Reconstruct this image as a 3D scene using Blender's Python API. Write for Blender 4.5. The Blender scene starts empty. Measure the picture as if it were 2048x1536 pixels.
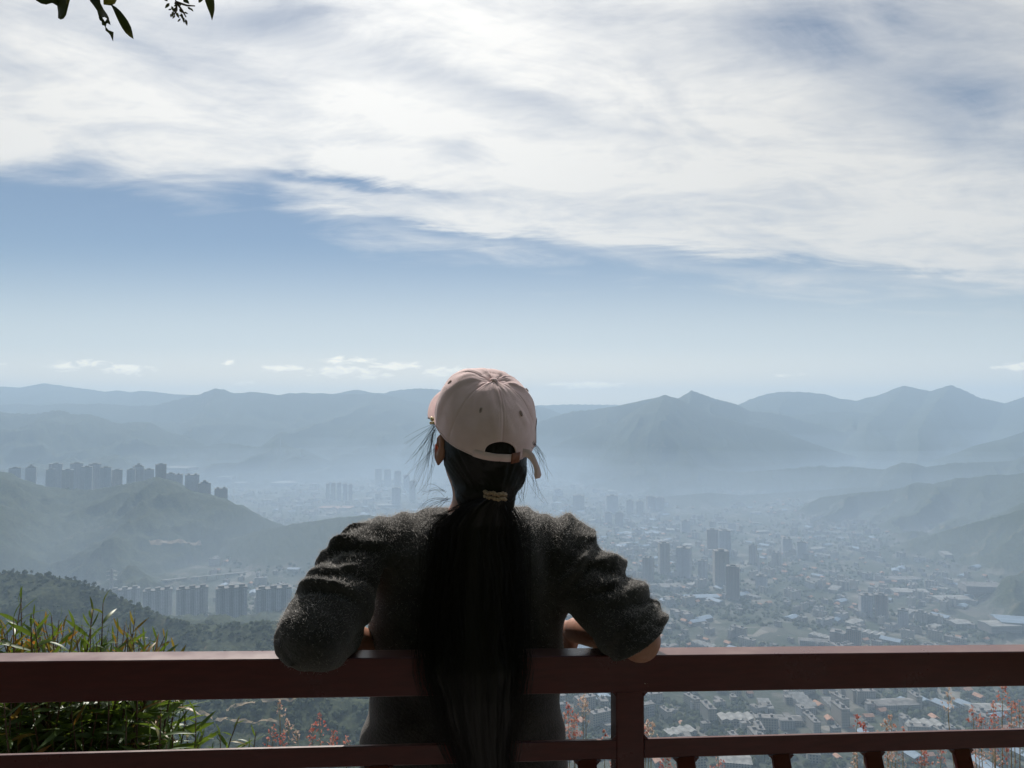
import bpy, math, random
import numpy as np
from mathutils import Vector, Matrix

C = bpy.context.scene.collection
SC = bpy.context.scene
R = math.radians

# ------------------------------------------------------------------ camera
CAM_Z = 1.56
FPX = 1440.0                      # focal length in pixels of a 2048 px wide frame
PITCH = math.atan((825 - 768) / FPX)
cam_d = bpy.data.cameras.new('camera')
cam_d.sensor_fit = 'HORIZONTAL'
cam_d.sensor_width = 36.0
cam_d.lens = 36.0 * FPX / 2048.0
cam_d.clip_start = 0.05
cam_d.clip_end = 60000.0
cam = bpy.data.objects.new('camera', cam_d)
C.objects.link(cam)
cam.location = (0, 0, CAM_Z)
cam.rotation_euler = (math.pi / 2 + PITCH, 0, 0)
SC.camera = cam

# ------------------------------------------------------------------ exposure / render
SC.view_settings.view_transform = 'Standard'
SC.view_settings.look = 'None'
SC.view_settings.exposure = 0.0
SC.view_settings.gamma = 1.0
SC.view_settings.use_curve_mapping = False
SC.render.engine = 'CYCLES'
SC.cycles.use_denoising = True
SC.cycles.volume_bounces = 2
SC.cycles.max_bounces = 8
SC.cycles.transparent_max_bounces = 12
SC.cycles.sample_clamp_indirect = 6.0

# ------------------------------------------------------------------ sun and sky
SUN_EL, SUN_AZ = 44.0, -13.0       # azimuth measured from +Y (the view) towards +X
SUN_STRENGTH = 5.0
SKY_STRENGTH = 0.064
sd = Vector((math.sin(R(SUN_AZ)) * math.cos(R(SUN_EL)), math.cos(R(SUN_AZ)) * math.cos(R(SUN_EL)), math.sin(R(SUN_EL))))
sun_d = bpy.data.lights.new('sun', 'SUN')
sun_d.energy = SUN_STRENGTH
sun_d.angle = R(0.5)
sun_d.color = (1.0, 0.95, 0.87)
sun = bpy.data.objects.new('sun', sun_d)
C.objects.link(sun)
sun.location = (0, 0, 40)
sun.rotation_euler = (-sd).to_track_quat('-Z', 'Y').to_euler()


class NT:
    """small helper for building node trees"""
    def __init__(s, tree):
        s.t = tree; s.n = tree.nodes; s.l = tree.links
    def node(s, typ, **kw):
        n = s.n.new(typ)
        for k, v in kw.items(): setattr(n, k, v)
        return n
    def put(s, sock, v):
        if isinstance(v, bpy.types.NodeSocket): s.l.new(v, sock)
        elif v is not None: sock.default_value = v
    def m(s, op, a, b=None, c=None, clamp=False):
        n = s.node('ShaderNodeMath', operation=op, use_clamp=clamp)
        s.put(n.inputs[0], a); s.put(n.inputs[1], b); s.put(n.inputs[2], c)
        return n.outputs[0]
    def ramp01(s, v, a, b, lo=0.0, hi=1.0, smooth=True):
        n = s.node('ShaderNodeMapRange', interpolation_type='SMOOTHSTEP' if smooth else 'LINEAR')
        s.put(n.inputs['Value'], v); s.put(n.inputs['From Min'], a); s.put(n.inputs['From Max'], b)
        s.put(n.inputs['To Min'], lo); s.put(n.inputs['To Max'], hi)
        return n.outputs['Result']
    def noise(s, vec, scale, detail=4, rough=0.55, dist=0.0, dims='3D'):
        n = s.node('ShaderNodeTexNoise', noise_dimensions=dims)
        s.put(n.inputs['Vector'], vec); s.put(n.inputs['Scale'], scale); s.put(n.inputs['Detail'], detail)
        s.put(n.inputs['Roughness'], rough); s.put(n.inputs['Distortion'], dist)
        return n.outputs[0]
    def xyz(s, x, y, z):
        n = s.node('ShaderNodeCombineXYZ')
        s.put(n.inputs[0], x); s.put(n.inputs[1], y); s.put(n.inputs[2], z)
        return n.outputs[0]
    def mix(s, f, a, b):
        n = s.node('ShaderNodeMix', data_type='RGBA')
        s.put(n.inputs[0], f); s.put(n.inputs[6], a); s.put(n.inputs[7], b)
        return n.outputs[2]
    def stops(s, v, pts):
        n = s.node('ShaderNodeValToRGB')
        e = n.color_ramp.elements
        while len(e) > 1: e.remove(e[-1])
        for i, (p, col) in enumerate(pts):
            q = e[0] if i == 0 else e.new(p)
            q.position = p
            q.color = (col, col, col, 1) if isinstance(col, (int, float)) else (*col, 1)
        s.put(n.inputs[0], v)
        return n.outputs[0]


def tanel(py):                     # image row (2048 px frame) -> tangent of elevation straight ahead
    return math.tan(PITCH + math.atan((768 - py) / FPX))


world = bpy.data.worlds.new('World')
SC.world = world
world.use_nodes = True
w = NT(world.node_tree)
w.n.clear()
sky = w.node('ShaderNodeTexSky', sky_type='NISHITA')
sky.sun_disc = False
sky.sun_elevation = R(SUN_EL)
sky.sun_rotation = R(SUN_AZ)
sky.altitude = 1500
sky.air_density = 1.15
sky.dust_density = 0.2
sky.ozone_density = 1.25
tc = w.node('ShaderNodeTexCoord')
sp = w.node('ShaderNodeSeparateXYZ')
w.l.new(tc.outputs['Generated'], sp.inputs[0])
X, Y, Z = sp.outputs
Yc = w.m('MAXIMUM', Y, 0.08)
T = w.m('DIVIDE', X, Yc)
B = w.m('DIVIDE', Z, Yc)
Zc = w.m('ADD', w.m('MAXIMUM', Z, 0.0), 0.16)
U = w.m('DIVIDE', X, Zc)
V = w.m('DIVIDE', Y, Zc)
uv = w.xyz(U, V, 0.0)
# lower edge of the high cloud sheet as a function of bearing
edge_px = [(-200, 330), (0, 362), (130, 372), (270, 408), (400, 420), (520, 408), (560, 440), (680, 482), (850, 520), (1000, 548), (1200, 566),
           (1420, 566), (1600, 588), (1800, 606), (2048, 618), (2300, 628)]
edge = w.stops(w.m('MULTIPLY_ADD', T, 0.5, 0.5), [((((p - 1024) / FPX) + 1) / 2, tanel(q)) for p, q in edge_px])
n_big = w.noise(uv, 1.1, 5, 0.55, 0.5)
uvs = w.xyz(w.m('MULTIPLY', w.m('ADD', U, w.m('MULTIPLY', V, 0.25)), 0.8), w.m('MULTIPLY', V, 2.2), 3.7)
n_fine = w.noise(uvs, 2.0, 9, 0.62, 0.7)
n_wisp = w.noise(w.xyz(w.m('MULTIPLY', U, 1.0), w.m('MULTIPLY', w.m('ADD', V, w.m('MULTIPLY', U, -0.3)), 1.7), 9.1), 2.4, 8, 0.62, 0.8)
over = w.m('ADD', w.m('SUBTRACT', B, edge), w.m('ADD', w.m('MULTIPLY', w.m('SUBTRACT', n_fine, 0.5), 0.13), w.m('MULTIPLY', w.m('SUBTRACT', n_wisp, 0.5), 0.06)))
sheet = w.ramp01(over, -0.012, 0.070)


def blob(px, py, rx, ry, tilt=0.0):
    """soft patch of sky given by the centre and radii it has in the view, 0..1"""
    a0, b0 = (px - 1024) / FPX, tanel(py)
    da = w.m('SUBTRACT', w.m('ADD', T, w.m('MULTIPLY', w.m('SUBTRACT', n_wisp, 0.5), 0.16)), a0)
    db = w.m('SUBTRACT', w.m('SUBTRACT', w.m('ADD', B, w.m('MULTIPLY', w.m('SUBTRACT', n_fine, 0.5), 0.08)), b0), w.m('MULTIPLY', da, tilt))
    q = w.m('ADD', w.m('POWER', w.m('ABSOLUTE', w.m('DIVIDE', da, rx / FPX)), 2.0), w.m('POWER', w.m('ABSOLUTE', w.m('DIVIDE', db, ry / FPX)), 2.0))
    return w.m('POWER', 2.718, w.m('MULTIPLY', q, -1.0))


thin = w.m('MULTIPLY', blob(1980, 200, 330, 170, -0.25), 0.5)
for px, py, rx, ry, tl, k in [(1650, 60, 240, 75, 0.1, 0.32), (1250, 60, 260, 70, 0.0, 0.25), (560, 20, 200, 60, 0.2, 0.5), (740, 110, 180, 60, -0.2, 0.3),
                              (690, 366, 190, 17, -0.14, 1.0), (560, 340, 70, 26, 0.5, 0.35), (880, 466, 190, 13, -0.16, 0.85), (1450, 520, 190, 17, -0.06, 0.75),
                              (1750, 548, 260, 14, -0.1, 0.6), (920, 290, 70, 30, 0.2, 0.35), (1000, 180, 160, 40, -0.3, 0.3)]:
    thin = w.m('ADD', thin, w.m('MULTIPLY', blob(px, py, rx, ry, tl), k))
n_mot = w.noise(w.xyz(w.m('MULTIPLY', U, 1.6), w.m('MULTIPLY', w.m('ADD', V, w.m('MULTIPLY', U, 0.3)), 3.4), 5.5), 5.0, 7, 0.62, 0.6)
thick = w.m('ADD', w.m('ADD', 0.90, w.m('MULTIPLY', w.m('SUBTRACT', n_big, 0.5), 0.7)), w.m('ADD', w.m('ADD', w.m('MULTIPLY', w.m('SUBTRACT', n_wisp, 0.5), 1.0), w.m('MULTIPLY', w.m('SUBTRACT', n_fine, 0.5), 0.8)), w.m('MULTIPLY', w.m('SUBTRACT', n_mot, 0.5), 0.35)))
cover = w.m('MULTIPLY', sheet, w.m('SUBTRACT', thick, w.m('MULTIPLY', thin, 0.85), clamp=True), clamp=True)
ahead = w.ramp01(Y, -0.2, 0.35)
cover = w.m('MULTIPLY', cover, ahead)
# brightening of thin cloud towards the sun
dt = w.node('ShaderNodeVectorMath', operation='DOT_PRODUCT')
w.l.new(tc.outputs['Generated'], dt.inputs[0])
dt.inputs[1].default_value = sd
glow = w.m('POWER', w.m('MAXIMUM', dt.outputs['Value'], 0.0), 7.0)
bright = w.m('ADD', 0.77, w.m('MULTIPLY', glow, 0.42))
bright = w.m('ADD', bright, w.m('MULTIPLY', w.m('SUBTRACT', n_big, 0.5), 0.12))
cl_col = w.node('ShaderNodeVectorMath', operation='SCALE')
cl_col.inputs[0].default_value = (1.0, 0.985, 0.95)
w.put(cl_col.inputs['Scale'], bright)
# small cumulus low over the far ridges
puffs = None
nq = w.noise(w.xyz(w.m('MULTIPLY', T, 42.0), w.m('MULTIPLY', B, 120.0), 1.3), 1.0, 6, 0.6, 0.4)
for px, py, rx, ry in [(128, 732, 40, 11), (176, 728, 40, 10), (255, 741, 48, 12), (456, 724, 14, 6), (553, 736, 46, 8), (492, 766, 34, 5), (690, 719, 62, 9),
                       (690, 745, 70, 13), (795, 731, 52, 10), (740, 752, 60, 8), (890, 744, 46, 12), (1580, 750, 32, 6), (2028, 734, 40, 9), (1180, 770, 90, 8), (-60, 728, 60, 12)]:
    a0, b0 = (px - 1024) / FPX, tanel(py)
    da = w.m('DIVIDE', w.m('SUBTRACT', T, a0), 1.25 * rx / FPX)
    db = w.m('DIVIDE', w.m('SUBTRACT', B, b0), 1.2 * ry / FPX)
    q = w.m('SUBTRACT', 1.0, w.m('ADD', w.m('MULTIPLY', da, da), w.m('MULTIPLY', db, db)))
    puffs = q if puffs is None else w.m('MAXIMUM', puffs, q)
puff = w.ramp01(w.m('ADD', w.m('MULTIPLY', w.m('MAXIMUM', puffs, -1.0), 0.55), w.m('MULTIPLY', w.m('SUBTRACT', nq, 0.5), 2.2)), 0.12, 0.75)
puff = w.m('MULTIPLY', w.m('MULTIPLY', puff, w.ramp01(puffs, -0.25, 0.15)), 0.75)
skym = w.node('ShaderNodeVectorMath', operation='SCALE')
w.l.new(sky.outputs[0], skym.inputs[0])
skym.inputs['Scale'].default_value = SKY_STRENGTH
# faint veil of high ice haze in front, thicker low down
veil = w.m('MULTIPLY', w.ramp01(B, 0.25, 0.01, 0.0, 0.80), ahead)
base = w.mix(veil, skym.outputs[0], (0.95, 0.94, 0.88, 1))
band = w.m('MULTIPLY', w.ramp01(B, 0.10, 0.015), w.ramp01(T, 0.75, -0.2, 0.45, 0.8))
base = w.mix(w.m('MULTIPLY', band, ahead), base, (1.45, 1.22, 0.86, 1))
c1 = w.mix(puff, base, (1.7, 1.55, 1.25, 1))
c2 = w.mix(cover, c1, cl_col.outputs[0])
bg = w.node('ShaderNodeBackground')
w.l.new(c2, bg.inputs[0])
bg.inputs[1].default_value = 1.0
wo = w.node('ShaderNodeOutputWorld')
w.l.new(bg.outputs[0], wo.inputs[0])
world.cycles.sampling_method = 'MANUAL'
world.cycles.sample_map_resolution = 1024

# ------------------------------------------------------------------ general helpers
rng = np.random.default_rng(7)
random.seed(7)


def Wp(px, py, d):
    """the world point seen at image position (px, py) of the 2048 px frame at depth d metres"""
    a = (px - 1024) / FPX; b = (768 - py) / FPX
    c, s = math.cos(PITCH), math.sin(PITCH)
    return np.array((a * d, d * (c - b * s), CAM_Z + d * (s + b * c)))


def tag(o, label=None, cat=None, group=None, kind=None):
    if label: o['label'] = label
    if cat: o['category'] = cat
    if group: o['group'] = group
    if kind: o['kind'] = kind
    return o


def empty(name, loc=(0, 0, 0), rz=0.0):
    o = bpy.data.objects.new(name, None)
    o.empty_display_size = 0.1
    C.objects.link(o)
    o.location = loc
    o.rotation_euler = (0, 0, rz)
    return o


def mesh_obj(name, verts, faces, mat, parent=None, smooth=False, mats=None, midx=None, local=True):
    """one mesh object; verts are in world space unless the parent sits at the origin"""
    me = bpy.data.meshes.new(name)
    verts = np.asarray(verts, dtype=np.float32)
    if isinstance(faces, np.ndarray) and faces.ndim == 2:
        nf, k = faces.shape
        me.vertices.add(len(verts)); me.vertices.foreach_set('co', verts.ravel())
        me.loops.add(nf * k); me.loops.foreach_set('vertex_index', faces.astype(np.int32).ravel())
        me.polygons.add(nf)
        me.polygons.foreach_set('loop_start', (np.arange(nf) * k).astype(np.int32))
        me.update(calc_edges=True)
    else:
        me.from_pydata([tuple(v) for v in verts], [], [tuple(int(i) for i in f) for f in faces])
        me.update()
    for mt in (mats if mats else [mat]): me.materials.append(mt)
    if midx is not None: me.polygons.foreach_set('material_index', np.asarray(midx, dtype=np.int32))
    if smooth: me.polygons.foreach_set('use_smooth', np.ones(len(me.polygons), dtype=bool))
    me.validate()
    o = bpy.data.objects.new(name, me)
    C.objects.link(o)
    if parent is not None: o.parent = parent
    return o


def set_attr(me, name, arr, domain='POINT'):
    a = me.attributes.new(name, 'FLOAT', domain)
    a.data.foreach_set('value', np.asarray(arr, dtype=np.float32))


class MB:
    """collects boxes, bars and tubes into one mesh"""
    def __init__(s): s.v = []; s.f = []; s.mi = []; s.cur = 0
    def add(s, v, f):
        o = len(s.v); s.v += [tuple(p) for p in v]; s.f += [tuple(i + o for i in q) for q in f]; s.mi += [s.cur] * len(f)
    def box(s, x0, x1, y0, y1, z0, z1):
        v = [(x, y, z) for z in (z0, z1) for y in (y0, y1) for x in (x0, x1)]
        s.add(v, [(0, 2, 3, 1), (4, 5, 7, 6), (0, 1, 5, 4), (2, 6, 7, 3), (0, 4, 6, 2), (1, 3, 7, 5)])
    def prism(s, poly, z0, z1):
        n = len(poly)
        s.add([(x, y, z0) for x, y in poly] + [(x, y, z1) for x, y in poly],
              [tuple(range(n - 1, -1, -1)), tuple(range(n, 2 * n))] + [(i, (i + 1) % n, n + (i + 1) % n, n + i) for i in range(n)])
    def bar(s, p, q, w_, h_, up=(0, 0, 1), bev=0.0):
        p = Vector(p); q = Vector(q); d = (q - p).normalized(); u = Vector(up)
        sx = d.cross(u).normalized(); u = sx.cross(d)
        if bev > 0:
            a, b = w_ / 2, h_ / 2
            pr = [(-a + bev, -b), (a - bev, -b), (a, -b + bev), (a, b - bev), (a - bev, b), (-a + bev, b), (-a, b - bev), (-a, -b + bev)]
        else:
            pr = [(-w_ / 2, -h_ / 2), (w_ / 2, -h_ / 2), (w_ / 2, h_ / 2), (-w_ / 2, h_ / 2)]
        n = len(pr)
        vs = [c + sx * x + u * y for c in (p, q) for x, y in pr]
        s.add(vs, [tuple(range(n - 1, -1, -1)), tuple(range(n, 2 * n))] + [(i, (i + 1) % n, n + (i + 1) % n, n + i) for i in range(n)])
    def tube(s, pts, rad, seg=6, cap=True):
        pts = [Vector(p) for p in pts]; n = len(pts)
        if not hasattr(rad, '__len__'): rad = [rad] * n
        vs = []; ref = None
        for i, p in enumerate(pts):
            d = (pts[min(i + 1, n - 1)] - pts[max(i - 1, 0)]).normalized()
            if ref is None: ref = d.orthogonal().normalized()
            ref = (ref - d * ref.dot(d)).normalized(); b = d.cross(ref)
            vs += [p + (ref * math.cos(2 * math.pi * k / seg) + b * math.sin(2 * math.pi * k / seg)) * rad[i] for k in range(seg)]
        fs = [(i * seg + k, i * seg + (k + 1) % seg, (i + 1) * seg + (k + 1) % seg, (i + 1) * seg + k) for i in range(n - 1) for k in range(seg)]
        if cap: fs += [tuple(range(seg - 1, -1, -1)), tuple((n - 1) * seg + k for k in range(seg))]
        s.add(vs, fs)
    def build(s, name, mat, parent=None, smooth=False, mats=None):
        return mesh_obj(name, s.v, s.f, mat, parent, smooth, mats, s.mi if mats else None)


# value noise in numpy
_perm = np.random.default_rng(11).permutation(512)
_perm = np.concatenate([_perm, _perm, _perm])
_gr = np.random.default_rng(12).uniform(-1, 1, 512)


def vnoise(x, y, z=None):
    """smooth value noise, about -1..1"""
    xi = np.floor(x).astype(np.int64); yi = np.floor(y).astype(np.int64)
    fx = x - xi; fy = y - yi
    fx = fx * fx * fx * (fx * (fx * 6 - 15) + 10); fy = fy * fy * fy * (fy * (fy * 6 - 15) + 10)
    def h(i, j, k=0): return _gr[_perm[(_perm[(_perm[i & 511] + j) & 511] + k) & 511]]
    def plane(k):
        a = h(xi, yi, k); b = h(xi + 1, yi, k); c = h(xi, yi + 1, k); d = h(xi + 1, yi + 1, k)
        return (a + (b - a) * fx) * (1 - fy) + (c + (d - c) * fx) * fy
    if z is None: return plane(0)
    zi = np.floor(z).astype(np.int64); fz = z - zi; fz = fz * fz * (3 - 2 * fz)
    return plane(zi) * (1 - fz) + plane(zi + 1) * fz


def fbm(x, y, o=4, z=None, g=0.5):
    s = 0; a = 1.0; t = 0
    for i in range(o):
        s = s + a * vnoise(x * 2 ** i + 17.3 * i, y * 2 ** i - 9.1 * i, None if z is None else z * 2 ** i + 3.7 * i); t += a; a *= g
    return s / t


# ------------------------------------------------------------------ materials
def mat(name, col=(0.5, 0.5, 0.5), rough=0.7, spec=0.4, fn=None, **kw):
    m = bpy.data.materials.new(name)
    m.use_nodes = True
    t = NT(m.node_tree)
    b = t.n['Principled BSDF']
    b.inputs['Base Color'].default_value = (*col, 1)
    b.inputs['Roughness'].default_value = rough
    b.inputs['Specular IOR Level'].default_value = spec
    for k, v in kw.items(): b.inputs[k].default_value = v
    if fn: fn(t, b)
    return m


def coord(t, kind='Object'):
    return t.node('ShaderNodeTexCoord').outputs[kind]


def posn(t):
    return t.node('ShaderNodeNewGeometry').outputs['Position']


def bump(t, b, h, strength=0.3, dist=0.01):
    n = t.node('ShaderNodeBump')
    n.inputs['Strength'].default_value = strength
    n.inputs['Distance'].default_value = dist
    t.l.new(h, n.inputs['Height']); t.l.new(n.outputs[0], b.inputs['Normal'])


def mottle(c0, c1, scale, detail=5, rough=0.6, lo=0.35, hi=0.65, bmp=None, kind='Object'):
    def fn(t, b):
        v = coord(t, kind) if kind != 'World' else posn(t)
        n = t.noise(v, scale, detail, rough)
        t.l.new(t.mix(t.ramp01(n, lo, hi), (*c0, 1), (*c1, 1)), b.inputs['Base Color'])
        if bmp: bump(t, b, n, *bmp)
    return fn
# ------------------------------------------------------------------ terrain
FLOOR = -450.0
# crest lines of the hills: image points of the crest, its distance, front slope, back slope, spur size, spur skew, spur amplitude
RIDGES = [
    dict(d=9000, s=.34, sb=.3, lam=900, skew=.2, amp=.25, pts=[(980, 830), (1064, 811), (1140, 808), (1240, 809), (1330, 813), (1500, 840)]),
    dict(d=8200, s=.34, sb=.3, lam=900, skew=.1, amp=.25, pts=[(-400, 770), (-100, 780), (0, 773), (40, 774), (62, 770), (85, 766), (105, 768), (130, 772), (160, 776), (185, 779), (210, 783), (235, 780), (262, 784), (280, 781), (310, 783), (350, 788), (385, 789), (430, 788), (520, 800), (640, 850)]),
    dict(d=7600, s=.34, sb=.3, lam=900, skew=.1, amp=.25, pts=[(500, 830), (600, 800), (640, 790), (667, 787), (690, 782), (710, 779), (730, 781), (750, 786), (770, 785), (790, 780), (812, 778), (835, 776), (860, 777), (890, 780), (950, 789), (1040, 805), (1090, 815), (1180, 850)]),
    dict(d=6900, s=.36, sb=.3, lam=800, skew=.3, amp=.25, pts=[(-300, 812), (0, 809), (40, 806), (80, 811), (130, 806), (170, 808), (200, 806), (260, 811), (310, 810), (340, 802), (375, 793), (402, 787), (418, 780), (432, 776), (446, 778), (470, 786), (500, 783), (520, 785), (555, 789), (580, 786), (606, 785), (640, 786), (680, 788), (752, 786), (775, 790), (830, 803), (900, 820), (960, 838), (1040, 870), (1150, 920)]),
    dict(d=7200, s=.38, sb=.3, lam=900, skew=.3, amp=.25, pts=[(1380, 850), (1440, 822), (1475, 810), (1500, 798), (1530, 788), (1560, 783), (1600, 783), (1625, 785), (1650, 788), (1680, 797), (1712, 801), (1730, 796), (1760, 789), (1785, 778), (1808, 771), (1840, 777), (1860, 782), (1880, 776), (1902, 769), (1930, 780), (1960, 795), (1985, 800), (2010, 806), (2048, 793), (2100, 780), (2300, 800), (2600, 840)]),
    dict(d=6600, s=.38, sb=.25, lam=600, skew=.15, amp=.25, pts=[(1500, 870), (1580, 832), (1640, 826), (1700, 822), (1740, 828), (1780, 838), (1860, 848), (1960, 872), (2010, 885), (2150, 920)]),
    dict(d=5900, s=.48, sb=.3, lam=550, skew=.15, amp=.3, pts=[(960, 910), (1030, 862), (1070, 845), (1110, 832), (1145, 822), (1190, 818), (1230, 812), (1275, 803), (1300, 796), (1330, 792), (1355, 796), (1368, 790), (1383, 780), (1405, 788), (1430, 797), (1455, 803), (1475, 809), (1500, 822), (1540, 824), (1580, 832), (1620, 845), (1680, 862), (1740, 880), (1800, 895), (1850, 905), (2000, 935)]),
    dict(d=5350, s=.46, sb=.3, lam=420, skew=.1, amp=.3, pts=[(1040, 930), (1100, 895), (1130, 880), (1165, 866), (1200, 850), (1230, 846), (1250, 832), (1290, 808), (1312, 796), (1330, 789), (1350, 795), (1375, 806), (1430, 830), (1500, 850), (1560, 862), (1620, 885), (1680, 905), (1720, 915), (1850, 945)]),
    dict(d=5150, s=.42, sb=.3, lam=400, skew=.4, amp=.3, pts=[(1720, 980), (1800, 945), (1850, 927), (1900, 908), (1950, 890), (2000, 878), (2048, 862), (2120, 845), (2300, 840), (2600, 860)]),
    dict(d=6000, s=.36, sb=.3, lam=500, skew=.3, amp=.25, pts=[(120, 860), (280, 845), (310, 842), (345, 843), (380, 855), (420, 860), (440, 862), (480, 873), (520, 883), (600, 895), (640, 903), (680, 912), (730, 923), (780, 935), (830, 950), (880, 970), (980, 1000)]),
    dict(d=5000, s=.33, sb=.3, lam=380, skew=.5, amp=.45, tr=5, pts=[(-300, 835), (0, 823), (60, 828), (90, 824), (115, 820), (130, 822), (150, 828), (175, 827), (200, 833), (225, 843), (245, 847), (270, 843), (300, 844), (335, 862), (370, 871), (415, 892), (440, 886), (460, 885), (490, 890), (520, 893), (540, 890), (570, 893), (605, 897), (640, 913), (680, 930), (730, 955), (775, 975), (820, 1000), (900, 1040)]),
    dict(d=4150, s=.34, sb=.3, lam=330, skew=.5, amp=.5, tr=4, pts=[(1080, 1010), (1190, 968), (1230, 955), (1290, 938), (1306, 935), (1350, 935), (1400, 936), (1450, 942), (1490, 944), (1536, 940), (1600, 934), (1640, 931), (1670, 934), (1685, 932), (1730, 936), (1765, 938), (1785, 931), (1800, 925), (1830, 927), (1850, 933), (1900, 925), (1960, 924), (2020, 922), (2048, 910), (2120, 895), (2500, 890)]),
    dict(d=4300, s=.3, sb=.25, lam=300, skew=.4, amp=.25, pts=[(-500, 800), (-100, 858), (0, 880), (40, 895), (80, 913), (130, 930), (220, 975)]),
    dict(d=3750, s=.24, sb=.3, lam=300, skew=.5, amp=.25, pts=[(1200, 1015), (1300, 995), (1420, 985), (1480, 990), (1560, 985), (1700, 975), (1800, 970), (2000, 960), (2300, 930)]),
    dict(d=3300, s=.27, sb=.4, lam=230, skew=.9, amp=.6, tr=3, pts=[(1470, 1070), (1560, 1040), (1590, 1022), (1620, 1005), (1640, 994), (1700, 986), (1760, 981), (1800, 975), (1830, 964), (1860, 967), (1885, 962), (1910, 955), (1940, 955), (1975, 948), (2010, 949), (2048, 945), (2150, 925), (2500, 880)]),
    dict(d=2500, s=.34, sb=.30, lam=230, skew=.25, amp=.62, tr=3, plat=(2900, -318), pts=[(-400, 930), (-60, 930), (0, 941), (20, 945), (50, 958), (80, 968), (110, 975), (150, 981), (200, 978), (250, 968), (290, 962), (315, 953), (340, 960), (380, 980), (410, 990), (450, 1000), (490, 1015), (530, 1035), (580, 1053), (640, 1075), (700, 1100), (800, 1150)]),
    dict(d=2350, s=.34, sb=.12, lam=240, skew=.9, amp=.35, tr=3, pts=[(1640, 1140), (1700, 1118), (1800, 1088), (1900, 1056), (2000, 1030), (2100, 1000), (2500, 930)]),
    dict(d=1980, s=.42, sb=.12, lam=150, skew=.6, amp=.25, tr=2, pts=[(1830, 1195), (1900, 1172), (1960, 1158), (2048, 1140), (2200, 1110), (2500, 1060)]),
    dict(d=2350, s=.3, sb=.3, lam=200, skew=.2, amp=.3, tr=3, pts=[(430, 1090), (520, 1062), (600, 1046), (680, 1035), (740, 1030), (800, 1042), (860, 1070), (950, 1110)]),
    dict(d=1160, s=.40, sb=.5, lam=120, skew=.6, amp=.25, tr=2.5, pts=[(-500, 1110), (-80, 1142), (0, 1148), (30, 1144), (60, 1147), (110, 1151), (150, 1160), (190, 1174), (220, 1183), (260, 1199), (300, 1218), (340, 1232), (380, 1246), (440, 1275), (520, 1310)]),
    dict(d=1120, s=.22, sb=.25, lam=90, skew=.3, amp=.3, tr=4, pts=[(60, 1320), (240, 1282), (330, 1266), (430, 1256), (520, 1250), (600, 1252), (700, 1268), (800, 1296), (900, 1330)]),
    dict(d=860, s=.25, sb=.25, lam=80, skew=.3, amp=.3, tr=3, pts=[(200, 1440), (390, 1408), (520, 1398), (640, 1392), (760, 1405), (900, 1450), (1050, 1500)]),
]
for r_ in RIDGES:
    p_ = np.array(r_['pts'], dtype=float)
    r_['t'] = (p_[:, 0] - 1024) / FPX
    r_['b'] = np.array([tanel(q) for q in p_[:, 1]])
    r_['t'] = np.concatenate([[r_['t'][0] - .25], r_['t'], [r_['t'][-1] + .25]])
    r_['b'] = np.concatenate([[r_['b'][0] - .12], r_['b'], [r_['b'][-1] - .12]])


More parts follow.
